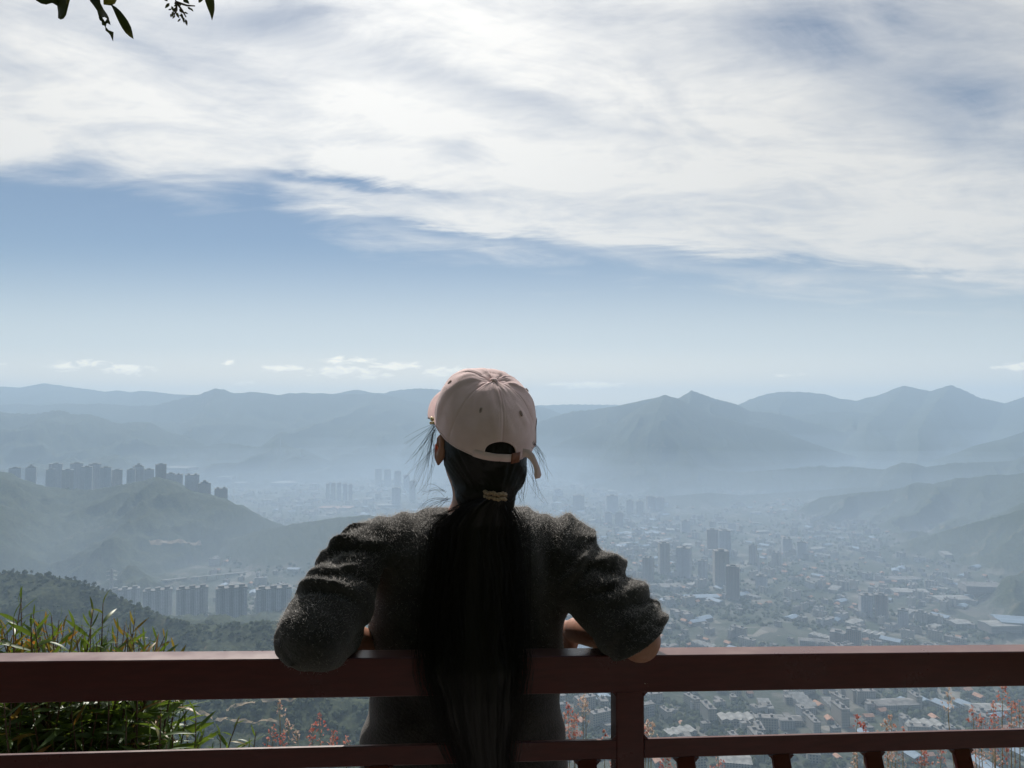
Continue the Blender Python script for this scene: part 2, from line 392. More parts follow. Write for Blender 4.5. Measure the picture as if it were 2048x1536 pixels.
def height(x, y):
    """ground height for any plan position"""
    x = np.asarray(x, dtype=float); y = np.asarray(y, dtype=float)
    rr = np.hypot(x, y)
    h = FLOOR + 7 * fbm(x / 420, y / 420, 3) + 2.5 * fbm(x / 90, y / 90, 2)
    # the hillside the viewpoint stands on: drops away ahead, climbs behind
    front = np.clip((y + 2.0) / 3.0, 0, 1)
    drop = -0.64 * np.maximum(rr - 3.3, 0) - 0.35 * np.clip(rr - 2.6, 0, 1.0) + 0.09 * np.minimum(np.maximum(rr - 4, 0), 60) * fbm(x / 14, y / 14, 3)
    climb = 0.62 * np.maximum(-y - 3.2, 0) - 0.0009 * np.maximum(-y - 60, 0) ** 2 - 0.12 * np.abs(x)
    climb = np.maximum(climb, -0.6 * np.maximum(rr - 3, 0)) + 0.1 * np.minimum(np.maximum(rr - 4, 0), 40) * fbm(x / 18, y / 18, 3)
    own = drop * front + climb * (1 - front)
    h = np.maximum(h, own)
    yy = np.maximum(y, 1.0); t = x / yy
    for k, q in enumerate(RIDGES):
        d = q['d']
        sel = (y > 0.25 * d) & (y < 2.2 * d) & (t > q['t'][0] - .3) & (t < q['t'][-1] + .3)
        if not sel.any(): continue
        X_, Y_, T_ = x[sel], y[sel], t[sel]
        dc = d * (1 + .05 * vnoise(T_ * 5 + 3 * k, T_ * 0 + k))
        dy = Y_ - dc
        wob = .5 * fbm(X_ / (q['lam'] * 2.2) + 31 * k, Y_ / (q['lam'] * 2.2), 2)
        T2 = T_ + q['skew'] * np.clip(-dy, 0, None) / d * .55 + wob * np.clip(np.abs(dy) / d, 0, .3) * .35
        hc = CAM_Z + np.interp(T2, q['t'], q['b']) * dc
        xs = X_ + q['skew'] * np.clip(-dy, 0, None)
        rel = np.clip(hc - FLOOR, 0, 900)
        away = np.clip(np.abs(dy) * q['s'], 0, .30 * rel)
        warp = q['lam'] * .45 * fbm(X_ / q['lam'] + 5 * k, Y_ / q['lam'], 3)
        g1 = 1 - 2 * np.abs(vnoise((xs + warp) / q['lam'] + 13.7 * k, Y_ / (q['lam'] * 3.2)))
        g2 = 1 - 2 * np.abs(vnoise((xs + .6 * warp) / (q['lam'] * .42) + 5.1 * k, Y_ / (q['lam'] * 1.3)))
        g3 = fbm(X_ / (q['lam'] * .16), Y_ / (q['lam'] * .16), 3)
        spur = q['amp'] * away * (1.5 * (g1 - .35) + .6 * (g2 - .3) + .35 * g3)
        fall = np.where(dy < 0, q['s'], q['sb']) * np.abs(dy)
        fall = np.where(dy < 0, fall * (1 - .25 * np.clip(-dy / (d * .3), 0, 1)), fall)
        hh = hc - fall + spur
        if 'tr' in q:                       # tree tops that roughen the skyline
            hh = hh + q['tr'] * fbm(X_ / (q['tr'] * 3.2), Y_ / (q['tr'] * 3.2), 3) * 1.3
        if 'plat' in q:                     # a terrace of ground behind the crest
            hh = np.where((dy > 0) & (Y_ < q['plat'][0]), np.maximum(hh, np.interp(T_, [-.47, -.37], [q['plat'][1], -455.])), hh)
        h[sel] = np.maximum(h[sel], hh)
    return h


def ground_hit(px, py, near=300.0):
    """the plan point where the sight line of an image position meets the terrain"""
    a = Wp(px, py, 1.0) - np.array((0, 0, CAM_Z))
    dd = near * (60 ** np.linspace(0, 1, 2600))
    P = a[None, :] * dd[:, None]; P[:, 2] += CAM_Z
    below = P[:, 2] < height(P[:, 0], P[:, 1])
    i = int(np.argmax(below)) if below.any() else len(dd) - 1
    return P[i, 0], P[i, 1], float(height(P[i:i + 1, 0], P[i:i + 1, 1])[0])


def floor_pt(px, py):
    """plan point on the valley floor under an image position"""
    a = Wp(px, py, 1.0) - np.array((0, 0, CAM_Z))
    k = (FLOOR - CAM_Z) / a[2]
    return a[0] * k, a[1] * k


# --- terrain materials
def terrain_fn(t, b):
    p = posn(t)
    at = t.node('ShaderNodeAttribute', attribute_name='town').outputs['Fac']
    bare = t.node('ShaderNodeAttribute', attribute_name='bare').outputs['Fac']
    n1 = t.noise(p, .004, 6, .6)
    n2 = t.noise(p, .03, 6, .65)
    n3 = t.noise(p, .16, 4, .6)
    wood = t.mix(t.ramp01(n3, .3, .7), (.016, .024, .013, 1), (.055, .066, .03, 1))
    dry = t.mix(t.ramp01(n2, .3, .7), (.10, .08, .05, 1), (.18, .14, .09, 1))
    f = t.ramp01(t.m('ADD', t.m('ADD', bare, t.m('MULTIPLY', t.m('SUBTRACT', n2, .5), 1.5)), t.m('MULTIPLY', t.m('SUBTRACT', n1, .5), .7)), .40, .72)
    hillc = t.mix(f, wood, dry)
    wn = t.node('ShaderNodeTexNoise'); t.l.new(p, wn.inputs['Vector']); wn.inputs['Scale'].default_value = .02; wn.inputs['Detail'].default_value = 5
    wv = t.node('ShaderNodeVectorMath', operation='MULTIPLY_ADD'); t.l.new(wn.outputs['Color'], wv.inputs[0]); wv.inputs[1].default_value = (45, 45, 0); t.l.new(p, wv.inputs[2]); pw = wv.outputs[0]
    v = t.node('ShaderNodeTexVoronoi'); t.l.new(pw, v.inputs['Vector']); v.inputs['Scale'].default_value = .03
    v2 = t.node('ShaderNodeTexVoronoi'); t.l.new(p, v2.inputs['Vector']); v2.inputs['Scale'].default_value = .006
    sx = t.node('ShaderNodeSeparateColor'); t.l.new(v.outputs['Color'], sx.inputs[0])
    sy = t.node('ShaderNodeSeparateColor'); t.l.new(v2.outputs['Color'], sy.inputs[0])
    lots = t.stops(t.m('FRACT', t.m('ADD', sx.outputs[0], t.m('MULTIPLY', sy.outputs[1], .5))),
                   [(0, (.045, .055, .035)), (.3, (.07, .075, .06)), (.5, (.12, .115, .10)), (.68, (.055, .07, .04)), (.84, (.15, .14, .125)), (.95, (.22, .205, .18))])
    veg = t.ramp01(t.noise(p, .009, 5, .6), .42, .62)
    lots = t.mix(veg, lots, (.04, .052, .032, 1))
    t.l.new(t.mix(at, hillc, lots), b.inputs['Base Color'])
    bump(t, b, n3, .8, 3.0)


M_TERRAIN = mat('terrain', rough=.95, spec=.1, fn=terrain_fn)
az_front = np.linspace(-46, 46, 1120)
az = np.radians(np.concatenate([np.arange(-180, -46, 2.0), az_front, np.arange(48, 180, 2.0)]))
rad = np.concatenate([[.02, .6, 1.2], np.geomspace(1.8, 300, 130)[:-1], np.geomspace(300, 10300, 700), [10500, 10700, 11000]])
AZ, RA = np.meshgrid(az, rad)
GX, GY = RA * np.sin(AZ), RA * np.cos(AZ)
GZ = height(GX.ravel(), GY.ravel()).reshape(GX.shape)
GZ[RA > 10400] = FLOOR
na, nr = len(az), len(rad)
ii, jj = np.meshgrid(np.arange(nr - 1), np.arange(na), indexing='ij')
q0 = ii * na + jj; q1 = ii * na + (jj + 1) % na
faces = np.stack([q0, q1, q1 + na, q0 + na], -1).reshape(-1, 4)
terr = mesh_obj('terrain', np.stack([GX, GY, GZ], -1).reshape(-1, 3), faces[:, ::-1], M_TERRAIN, smooth=True)
tag(terr, kind='structure')
hgt = (GZ - FLOOR).ravel()
townm = np.clip(1 - (hgt - 12) / 22, 0, 1) * (GY.ravel() > 650)
# drier, barer ground on slopes that face left, and in random patches
dzx = np.gradient(GZ, axis=1) / np.maximum(np.abs(np.gradient(AZ, axis=1)) * RA, 1e-3)
bare = .10 + np.clip(dzx, -.6, .6).ravel() * .40 + .12 * fbm(GX.ravel() / 700, GY.ravel() / 700, 3)
set_attr(terr.data, 'town', townm)
set_attr(terr.data, 'bare', bare)

# paved standing ground of the lookout
pv = MB(); pv.prism([(-3.6, -2.6), (3.6, -2.6), (3.6, 1.0), (2.2, 2.02), (-2.2, 2.02), (-3.6, 1.0)], -.3, .02)
M_PAVE = mat('paving', (.22, .21, .2), .85, fn=mottle((.14, .135, .13), (.26, .25, .235), 6, bmp=(.3, .01)))
tag(pv.build('path', M_PAVE), kind='structure')


def drape(name, line, width, M, lift=1.0, label=None, near=300.0, sub=14):
    """a road laid over the terrain along image points"""
    P = [ground_hit(px, py, near) for px, py in line]
    xs = np.array([p[0] for p in P]); ys = np.array([p[1] for p in P])
    u = np.linspace(0, len(P) - 1, sub * (len(P) - 1) + 1)
    xs = np.interp(u, np.arange(len(P)), xs); ys = np.interp(u, np.arange(len(P)), ys)
    k = np.ones(5) / 5
    if len(xs) > 10:
        xs[2:-2] = np.convolve(xs, k, 'valid'); ys[2:-2] = np.convolve(ys, k, 'valid')
    tx, ty = np.gradient(xs), np.gradient(ys); L = np.hypot(tx, ty) + 1e-6
    nx, ny = -ty / L, tx / L
    hw = width / 2 * (1 + .25 * fbm(u * .7, u * 0 + width, 2))
    V_ = []
    for sgn in (-1, -.33, .33, 1):
        X_, Y_ = xs + nx * hw * sgn, ys + ny * hw * sgn
        V_.append(np.stack([X_, Y_, height(X_, Y_) + lift], -1))
    V_ = np.stack(V_, 1).reshape(-1, 3); n = len(xs)
    F_ = [(i * 4 + k_, i * 4 + k_ + 1, i * 4 + 5 + k_, i * 4 + 4 + k_) for i in range(n - 1) for k_ in range(3)]
    return tag(mesh_obj(name, V_, F_, M), kind='structure')


M_DIRT = mat('dirt', (.28, .2, .13), .95, spec=.1, fn=mottle((.2, .15, .09), (.32, .25, .17), .05, kind='World'))
M_ROAD = mat('concrete_road', (.42, .40, .37), .9, spec=.2, fn=mottle((.34, .32, .3), (.48, .46, .43), .05, kind='World'))
drape('dirt_road', [(396, 1432), (425, 1445), (455, 1446), (500, 1452), (560, 1458)], 3.6, M_DIRT, 4.0)
drape('dirt_road', [(452, 1428), (490, 1414), (540, 1406), (600, 1401), (665, 1396)], 4.5, M_DIRT, 4.0)
drape('dirt_road', [(300, 1090), (330, 1086), (370, 1086), (402, 1089)], 13, M_DIRT, 2.5)
# ------------------------------------------------------------------ town in the valley
def facade_fn(wall, glass, sx=3.4, sz=3.0):
    def fn(t, b):
        p = coord(t, 'Object')
        s = t.node('ShaderNodeSeparateXYZ'); t.l.new(p, s.inputs[0])
        u = t.m('FRACT', t.m('DIVIDE', t.m('ADD', s.outputs[0], s.outputs[1]), sx))
        v = t.m('FRACT', t.m('DIVIDE', s.outputs[2], sz))
        win = t.m('MULTIPLY', t.m('MULTIPLY', t.m('GREATER_THAN', u, .28), t.m('LESS_THAN', u, .78)), t.m('MULTIPLY', t.m('GREATER_THAN', v, .3), t.m('LESS_THAN', v, .8)))
        n = t.noise(p, .08, 4, .6)
        c = t.mix(t.ramp01(n, .3, .7), (*[q * .85 for q in wall], 1), (*wall, 1))
        t.l.new(t.mix(win, c, (*glass, 1)), b.inputs['Base Color'])
    return fn


M_FAC = [mat('facade_grey', rough=.7, fn=facade_fn((.44, .44, .45), (.13, .14, .16))),
         mat('facade_cream', rough=.7, fn=facade_fn((.42, .38, .32), (.07, .08, .09))),
         mat('facade_white', rough=.7, fn=facade_fn((.42, .41, .4), (.08, .09, .11))),
         mat('facade_brown', rough=.7, fn=facade_fn((.34, .28, .24), (.09, .10, .11)))]
M_ROOFC = mat('roof_concrete', (.25, .24, .23), .9, fn=mottle((.11, .108, .104), (.23, .22, .215), .12))
M_ROOFB = mat('roof_blue_metal', (.18, .25, .33), .7, fn=mottle((.15, .21, .28), (.21, .28, .36), .3))
M_ROOFW = mat('roof_pale_metal', (.34, .34, .33), .8, fn=mottle((.17, .17, .165), (.32, .32, .31), .12))
M_ROOFT = mat('roof_tile', (.38, .20, .13), .8, fn=mottle((.30, .16, .1), (.45, .25, .17), .3))
M_WALLS = mat('plaster', (.5, .48, .44), .9, fn=facade_fn((.30, .285, .26), (.07, .07, .08), 3.6, 3.2))
M_DARKBAY = mat('balcony_bay', (.10, .11, .12), .5, fn=facade_fn((.20, .20, .21), (.04, .045, .05), 5.0, 3.0))


def fluted(w_, d_, bays):
    """tower plan: a slab whose front and back step in and out in bays"""
    xs = np.linspace(-w_ / 2, w_ / 2, 2 * bays + 2)
    front = []
    for i in range(2 * bays + 1):
        yy = -d_ / 2 + (d_ * .16 if i % 2 else 0)
        front += [(xs[i], yy), (xs[i + 1], yy)]
    back = [(-x, -y) for x, y in front]
    return front + back


def tower(px0, px1, ytop, d, label, group, kind=0, bays=2, name='apartment_tower', ratio=.55, rz=None, zbase=None, crown='houses', bay_part=False):
    xc, yc = ((px0 + px1) / 2 - 1024) / FPX * d, d
    w_ = (px1 - px0) / FPX * d
    zt = CAM_Z + tanel(ytop) * d
    gb = float(height(np.array([xc]), np.array([yc]))[0]) if zbase is None else zbase
    h = max(zt - gb, 8)
    o = empty(name, (xc, yc, gb - .5), math.atan2(-xc, yc) * -1 * -1 + (random.uniform(-.12, .12) if rz is None else rz))
    tag(o, label, 'apartment tower', group)
    pl = fluted(w_, w_ * ratio, bays)
    m = MB(); m.prism(pl, -6, h - 2.2)
    m.build('wall', M_FAC[kind], o)
    if bay_part:
        xs = np.linspace(-w_ / 2, w_ / 2, 2 * bays + 2)
        for i in range(1, 2 * bays, 2):
            q = MB()
            yy = -w_ * ratio / 2 + w_ * ratio * .16
            for k in range(int(h / 3.0) - 1):
                q.box(xs[i] + .4, xs[i + 1] - .4, yy - 1.5, yy - .02, k * 3.0 + 2.6, k * 3.0 + 3.7)
            q.build('balcony', M_DARKBAY, o)
    r_ = MB()
    r_.prism([(x * 1.015, y * 1.02) for x, y in pl], h - 2.2, h)
    if crown == 'houses':
        for k in range(max(1, bays)):
            x = -w_ / 2 + w_ * (k + .5) / max(1, bays)
            r_.box(x - w_ * .09, x + w_ * .09, -w_ * ratio * .2, w_ * ratio * .25, h, h + 4.5)
    elif crown == 'peak':
        r_.prism([(x * .62, y * .62) for x, y in pl], h, h + 5)
        r_.prism([(x * .25, y * .3) for x, y in pl], h + 5, h + 11)
    else:
        r_.box(-w_ * .2, w_ * .2, -w_ * ratio * .2, w_ * ratio * .2, h, h + 3.5)
    r_.build('roof', M_ROOFC, o)
    return o


GL = 'apartment towers behind the left ridge'
for a in [(24, 44, 935, 2720, 'squat grey tower nearest the left edge, alone on the ridge line', 0, 1, 'flat'),
          (57, 75, 934, 2740, 'narrow tower with stepped top standing alone left of the main cluster', 0, 1, 'peak'),
          (97, 113, 938, 2700, 'leftmost front tower of the crowded cluster on the ridge', 0, 1, 'flat'),
          (104, 127, 927, 2790, 'tall stepped tower rising behind the left end of the cluster', 0, 2, 'flat'),
          (129, 149, 939, 2690, 'low pale tower second in the front row of the cluster', 1, 1, 'flat'),
          (146, 168, 926, 2800, 'tall flat topped tower in the left half of the cluster', 0, 2, 'flat'),
          (168, 187, 933, 2700, 'darker tower squeezed between the two tall flat topped ones', 0, 1, 'flat'),
          (182, 204, 927, 2810, 'tall flat topped tower at the middle of the cluster', 0, 2, 'flat'),
          (205, 225, 934, 2720, 'grey tower just right of the tall pair in the cluster', 0, 1, 'flat'),
          (227, 247, 939, 2780, 'faint broad tower ending the right side of the cluster', 1, 2, 'flat'),
          (258, 273, 938, 2700, 'low shoulder tower left of the spired one', 0, 1, 'flat'),
          (270, 290, 932, 2760, 'tower with a stepped peak and small spire', 0, 2, 'peak'),
          (291, 310, 938, 2790, 'plain tower right of the spired one', 0, 1, 'flat'),
          (315, 334, 928, 2600, 'dark isolated tower standing highest over the ridge top', 3, 1, 'flat'),
          (337, 352, 946, 2720, 'low tower just right of the ridge top', 0, 1, 'flat'),
          (352, 368, 948, 2740, 'boxy tower in the pair right of the ridge top', 0, 1, 'houses'),
          (374, 400, 949, 2690, 'broad tower half sunk behind the falling ridge', 0, 2, 'houses'),
          (401, 423, 966, 2640, 'short dark tower with gabled top low on the ridge', 3, 1, 'peak'),
          (433, 457, 976, 2600, 'shortest building at the right tail of the ridge cluster', 3, 2, 'houses')]:
    zb = -330 if a[0] < 330 else -345
    tower(a[0], a[1], a[2], a[3], a[4], GL, a[5], a[6], crown=a[7], zbase=zb, ratio=.7)
for k, (x0, x1) in enumerate([(24, 40), (42, 54), (78, 90), (250, 262)]):
    tower(x0, x1, [923, 924, 930, 936][k], 4200, 'very faint far tower in the haze behind the ridge cluster', 'faint far towers behind the ridge cluster', 0, 1, zbase=-450, crown='flat', ratio=.7)
GS = 'row of slab blocks below the left hill'
for a, l in zip([(232, 284, 1177, 1640), (297, 349, 1178, 1600), (363, 420, 1174, 1570), (440, 498, 1173, 1530), (519, 585, 1174, 1560)],
                ['slab block half hidden by the near left hill', 'second slab block of the row beneath the left hill', 'third slab block, in the middle of the row of five',
                 'fourth and tallest slab block, left of the sleeve', 'last slab block of the row, partly behind the left sleeve']):
    tower(*a, l, GS, 0, 3, name='slab_block', ratio=.36, crown='houses', rz=.05, bay_part=True)

GR = 'towers in the hazy valley'
TW = [(654, 661, 967, 3700), (665, 673, 966, 3720), (676, 684, 966, 3700), (688, 696, 967, 3720), (699, 706, 968, 3700),
      (752, 764, 938, 4500), (770, 782, 939, 4450), (790, 803, 942, 4300), (808, 820, 950, 4200), (786, 802, 975, 3500), (820, 832, 962, 3700),
      (1108, 1124, 978, 3900), (1146, 1168, 990, 3350), (1170, 1182, 972, 4200), (1212, 1234, 990, 3300), (1208, 1222, 1024, 2950), (1230, 1245, 1024, 2900),
      (1252, 1266, 1000, 3250), (1272, 1286, 1002, 3200), (1292, 1308, 992, 3350), (1310, 1326, 994, 3330), (1360, 1376, 1040, 2750), (1268, 1284, 1058, 2650),
      (1315, 1335, 1085, 2030), (1352, 1378, 1094, 2000), (1411, 1431, 1058, 2330), (1434, 1457, 1060, 2300), (1424, 1452, 1100, 1880), (1449, 1474, 1131, 1750),
      (1284, 1304, 1114, 1960), (1560, 1578, 1076, 2300), (1590, 1606, 1082, 2250), (1540, 1556, 1104, 2100), (1495, 1509, 1090, 2150),
      (1712, 1734, 1188, 1600), (1743, 1766, 1188, 1590), (1788, 1806, 1218, 1520), (1654, 1682, 1262, 1400), (1686, 1712, 1256, 1390), (1508, 1528, 1150, 1860), (1394, 1410, 1120, 1980), (1822, 1842, 1222, 1560)]
SHAPE = ['slim', 'pale', 'broad', 'grey']
TW.sort(key=lambda a: a[0])
ORD = 'first second third fourth fifth sixth seventh eighth ninth tenth eleventh twelfth thirteenth fourteenth fifteenth sixteenth seventeenth eighteenth nineteenth twentieth twenty-first twenty-second twenty-third twenty-fourth twenty-fifth twenty-sixth twenty-seventh twenty-eighth twenty-ninth thirtieth thirty-first thirty-second'.split()
kl = kr = 0
for a in TW:
    left = a[0] < 1000
    k = kl if left else kr
    if left: kl += 1
    else: kr += 1
    l = ('hazy apartment tower, %s from the left in the valley between left ridge and head' if left else 'hazy apartment tower, %s from the left in the valley right of the woman') % ORD[k]
    kd = random.choice([0, 0, 1, 3]) if a[3] > 1450 else 3
    tower(*a, l, GR, kd, random.choice([1, 2, 2]), ratio=.8, crown=random.choice(['houses', 'flat', 'flat']), rz=random.uniform(-.3, .3))


# low buildings: six kinds, copied
def low_kind(k):
    m = MB()
    if k == 0:
        m.box(-7, 7, -5, 5, -4, 9); m.cur = 1; m.box(-7.3, 7.3, -5.3, 5.3, 9, 10); m.box(2, 5, -2, 2, 10, 12.5)
        mats = [M_WALLS, M_ROOFC]
    elif k == 1:
        m.box(-14, 14, -5.5, 5.5, -4, 18); m.cur = 1; m.box(-14.3, 14.3, -5.8, 5.8, 18, 19); m.box(-9, -6, -2, 2, 19, 22); m.box(6, 9, -2, 2, 19, 22)
        mats = [M_FAC[1], M_ROOFC]
    elif k == 2:
        m.box(-6, 6, -4.5, 4.5, -4, 6); m.cur = 1
        m.add([(-6.6, -5.2, 5.8), (6.6, -5.2, 5.8), (6.6, 5.2, 5.8), (-6.6, 5.2, 5.8), (-6.6, 0, 9), (6.6, 0, 9)], [(0, 1, 5, 4), (2, 3, 4, 5), (0, 4, 3), (1, 2, 5), (3, 2, 1, 0)])
        mats = [M_WALLS, M_ROOFT]
    elif k == 3:
        m.box(-16, 16, -9, 9, -4, 7); m.cur = 1
        m.add([(-16.5, -9.6, 6.9), (16.5, -9.6, 6.9), (16.5, 9.6, 6.9), (-16.5, 9.6, 6.9), (-16.5, 0, 10), (16.5, 0, 10)], [(0, 1, 5, 4), (2, 3, 4, 5), (0, 4, 3), (1, 2, 5), (3, 2, 1, 0)])
        mats = [M_WALLS, M_ROOFB]
    elif k == 4:
        m.prism([(-12, -8), (12, -8), (12, 0), (-2, 0), (-2, 10), (-12, 10)], -4, 13); m.cur = 1
        m.prism([(-12.4, -8.4), (12.4, -8.4), (12.4, .4), (-1.6, .4), (-1.6, 10.4), (-12.4, 10.4)], 13, 14); m.box(-9, -6, -5, -1, 14, 17)
        mats = [M_FAC[2], M_ROOFC]
    else:
        m.box(-22, 22, -10, 10, -4, 8); m.cur = 1
        for q in range(4):
            x0 = -22.4 + q * 11.2
            m.add([(x0, -10.4, 7.9), (x0 + 11.2, -10.4, 7.9), (x0 + 11.2, 10.4, 7.9), (x0, 10.4, 7.9), (x0 + 5.6, -10.4, 10.4), (x0 + 5.6, 10.4, 10.4)], [(0, 4, 5, 3), (4, 1, 2, 5), (0, 1, 4), (3, 5, 2), (3, 2, 1, 0)])
        mats = [M_WALLS, M_ROOFW]
    return m, mats


KN = ['house', 'residential_block', 'tiled_house', 'warehouse', 'corner_block', 'factory_shed']
KL = ['small flat roofed house in the hazy valley town', 'mid height residential block in the hazy valley town', 'small house with reddish pitched roof in the valley town',
      'blue roofed warehouse in the hazy valley town', 'pale corner shaped block in the hazy valley town', 'long pale factory shed with folded roof in the valley']
KC = ['house', 'residential block', 'house', 'warehouse', 'residential block', 'factory shed']
KINDS = [low_kind(k) for k in range(6)]
cand = []
r2 = np.random.default_rng(5)
while len(cand) < 2600:
    n = 4000
    px = r2.uniform(420, 2080, n); py = 1545 - (1545 - 925) * r2.random(n) ** .62
    k = (FLOOR - CAM_Z) / np.array([tanel(q) for q in py])
    x, y = (px - 1024) / FPX * k, k
    dens = .5 + .9 * fbm(x / 260, y / 260, 3) + .35 * fbm(x / 60, y / 60, 2)
    ok = (height(x, y) < FLOOR + 14) & (r2.random(n) < np.clip(dens, .03, 1) * np.clip(y / 2600, .3, 1)) & (y > 800) & (y < 7500)
    for i in np.where(ok)[0]:
        if px[i] < 1000 and y[i] < 1700: continue
        cand.append((x[i], y[i]))
cand = np.array(cand[:2600])
keep = []
cell = {}
for x, y in cand:
    c_ = (int(x // 34), int(y // 34))
    if c_ in cell: continue
    cell[c_] = 1; keep.append((x, y))
keep = np.array(keep)
kk = r2.choice(6, len(keep), p=[.34, .2, .2, .1, .1, .06])
ordr = np.argsort(keep[:, 1])
protos = {}
far = MB(); far_m = []
FARM = [M_WALLS, M_ROOFC, M_FAC[1], M_ROOFT, M_ROOFB, M_FAC[2], M_ROOFW]
zz = height(keep[:, 0], keep[:, 1])
for n_, i in enumerate(ordr):
    x, y = keep[i]; k = int(kk[i])
    rz = 0.35 + math.pi / 2 * r2.integers(0, 2) + r2.normal(0, .15) + .6 * float(vnoise(np.array([x / 500]), np.array([y / 500]))[0])
    s = r2.uniform(.75, 1.2)
    if n_ < 290:
        if k not in protos:
            m, ms = KINDS[k]
            o = m.build(KN[k], None, mats=ms); protos[k] = o
        else:
            o = protos[k].copy(); C.objects.link(o)
        o.location = (x, y, zz[i]); o.rotation_euler = (0, 0, rz); o.scale = (s, s, s * r2.uniform(.8, 1.2))
        tag(o, KL[k], KC[k], 'low buildings of the valley town: ' + KN[k].replace('_', ' '))
    else:
        m, ms = KINDS[k]
        c_, s_ = math.cos(rz) * s, math.sin(rz) * s
        v = np.array(m.v); o_ = len(far.v)
        far.v += list(map(tuple, np.stack([x + v[:, 0] * c_ - v[:, 1] * s_, y + v[:, 0] * s_ + v[:, 1] * c_, zz[i] + v[:, 2] * s], -1)))
        far.f += [tuple(q + o_ for q in f) for f in m.f]
        far.mi += [FARM.index(ms[q]) for q in m.mi]
tag(mesh_obj('distant_town', far.v, far.f, None, mats=FARM, midx=far.mi), kind='stuff')


# large sheds whose roofs catch the sun
def shed(px0, px1, py, dep, M, label, rz=0.0, hh=9.0):
    d = ground_hit((px0 + px1) / 2, py)
    w_ = (px1 - px0) / FPX * d[1]
    o = empty('long_shed', (d[0], d[1], FLOOR), rz)
    z0 = float(height(np.array([d[0]]), np.array([d[1]]))[0]); o.location.z = z0
    tag(o, label, 'shed', 'big sheds with bright roofs')
    a = MB(); a.box(-w_ / 2, w_ / 2, -dep / 2, dep / 2, -6, hh); a.build('wall', M_WALLS, o)
    b = MB(); n = max(1, int(dep / 22)); y0 = -dep / 2 - .5; st = (dep + 1) / n
    for k in range(n):
        ya = y0 + k * st
        b.add([(-w_ / 2 - .6, ya, hh + .02), (w_ / 2 + .6, ya, hh + .02), (w_ / 2 + .6, ya + st, hh + .02), (-w_ / 2 - .6, ya + st, hh + .02), (-w_ / 2 - .6, ya + st / 2, hh + 2.6), (w_ / 2 + .6, ya + st / 2, hh + 2.6)],
              [(0, 1, 5, 4), (2, 3, 4, 5), (0, 4, 3), (1, 2, 5), (3, 2, 1, 0)])
    b.build('roof', M, o)


for a in [(330, 392, 938, 90, M_ROOFW, 'long white roof under the far left hill, above the ridge towers'), (470, 492, 968, 60, M_ROOFW, 'small bright roof left of the pale oval arena'),
          (425, 468, 957, 60, M_ROOFC, 'pale grey shed roof right of the ridge cluster'), (592, 612, 1006, 40, M_ROOFW, 'small white roof between arena and the orange tiled shed'),
          (640, 706, 1018, 60, M_ROOFT, 'wide orange tiled shed roof above the left shoulder'), (655, 668, 1030, 30, M_ROOFW, 'tiny bright roof in front of the orange tiled shed'),
          (731, 746, 1000, 50, M_ROOFW, 'bright white roof left of the neck'), (757, 790, 1013, 60, M_ROOFW, 'long white roof just above the left shoulder seam'),
          (1216, 1232, 985, 60, M_ROOFW, 'small pale shed standing in for a glint on a far tower'), (1290, 1316, 1070, 40, M_ROOFB, 'blue roof high in the valley right of the shoulder'),  # the shed by the far towers stands in for a tower-top glint
          (1332, 1348, 1063, 40, M_ROOFW, 'bright white roof above the right sleeve'), (1368, 1384, 1094, 36, M_ROOFW, 'small white roof by the pair of dark towers'),
          (1884, 1898, 1112, 60, M_ROOFW, 'solitary white roof at the foot of the right slope'), (1762, 1836, 1163, 36, M_ROOFC, 'long low pale roof below the right slope'),
          (1784, 1850, 1188, 40, M_ROOFW, 'long white factory roof, upper of the slanting pair'), (1868, 1934, 1203, 40, M_ROOFW, 'long white factory roof, lower of the slanting pair'),
          (1930, 2040, 1178, 50, M_ROOFC, 'wide pale roof near the right edge under the brown slope'), (1996, 2060, 1248, 60, M_ROOFB, 'blue roofed shed at the right edge'),
          (1968, 2030, 1256, 40, M_ROOFW, 'bright shed with glinting roof near the right edge'), (1900, 1936, 1252, 30, M_ROOFW, 'pale shed beside the glinting roof'),
          (1368, 1436, 1200, 30, M_ROOFB, 'greenish blue long roof beside the right elbow'), (1320, 1360, 1178, 40, M_ROOFC, 'pale shed behind the right cuff'),
          (1742, 1832, 1416, 26, M_ROOFC, 'long shed seen just below the upper rail'), (1936, 2010, 1426, 26, M_ROOFW, 'long white shed below the upper rail near the right edge'),
          (1600, 1660, 1290, 20, M_ROOFC, 'small shed just above the rail top'), (1520, 1600, 1448, 20, M_ROOFC, 'pale shed above the second rail'),
          (1440, 1500, 1532, 26, M_ROOFW, 'white shed seen under the second rail')]:
    shed(*a, rz=random.uniform(-.35, .15))

# pale oval arena
d_ = floor_pt(568, 971)
o_ = tag(empty('arena', (d_[0], d_[1], FLOOR)), 'pale oval arena roof in the valley beyond the left ridge', 'arena')
w_ = 52 / FPX * d_[1]
m = MB()
ring = [(math.cos(a) * w_ / 2, math.sin(a) * w_ / 2 * .75) for a in np.linspace(0, 2 * math.pi, 40, endpoint=False)]
m.prism(ring, -8, 16); m.build('wall', M_FAC[2], o_)
v = []; f = []
for j, (s, z) in enumerate([(1.03, 15.9), (1.03, 18), (.85, 22), (.6, 25), (.3, 26.5), (.02, 27)]): v += [(x * s, y * s, z) for x, y in ring]
for j in range(5): f += [(j * 40 + i, j * 40 + (i + 1) % 40, j * 40 + 40 + (i + 1) % 40, j * 40 + 40 + i) for i in range(40)]
mesh_obj('roof', v, f, M_ROOFW, o_, smooth=True)

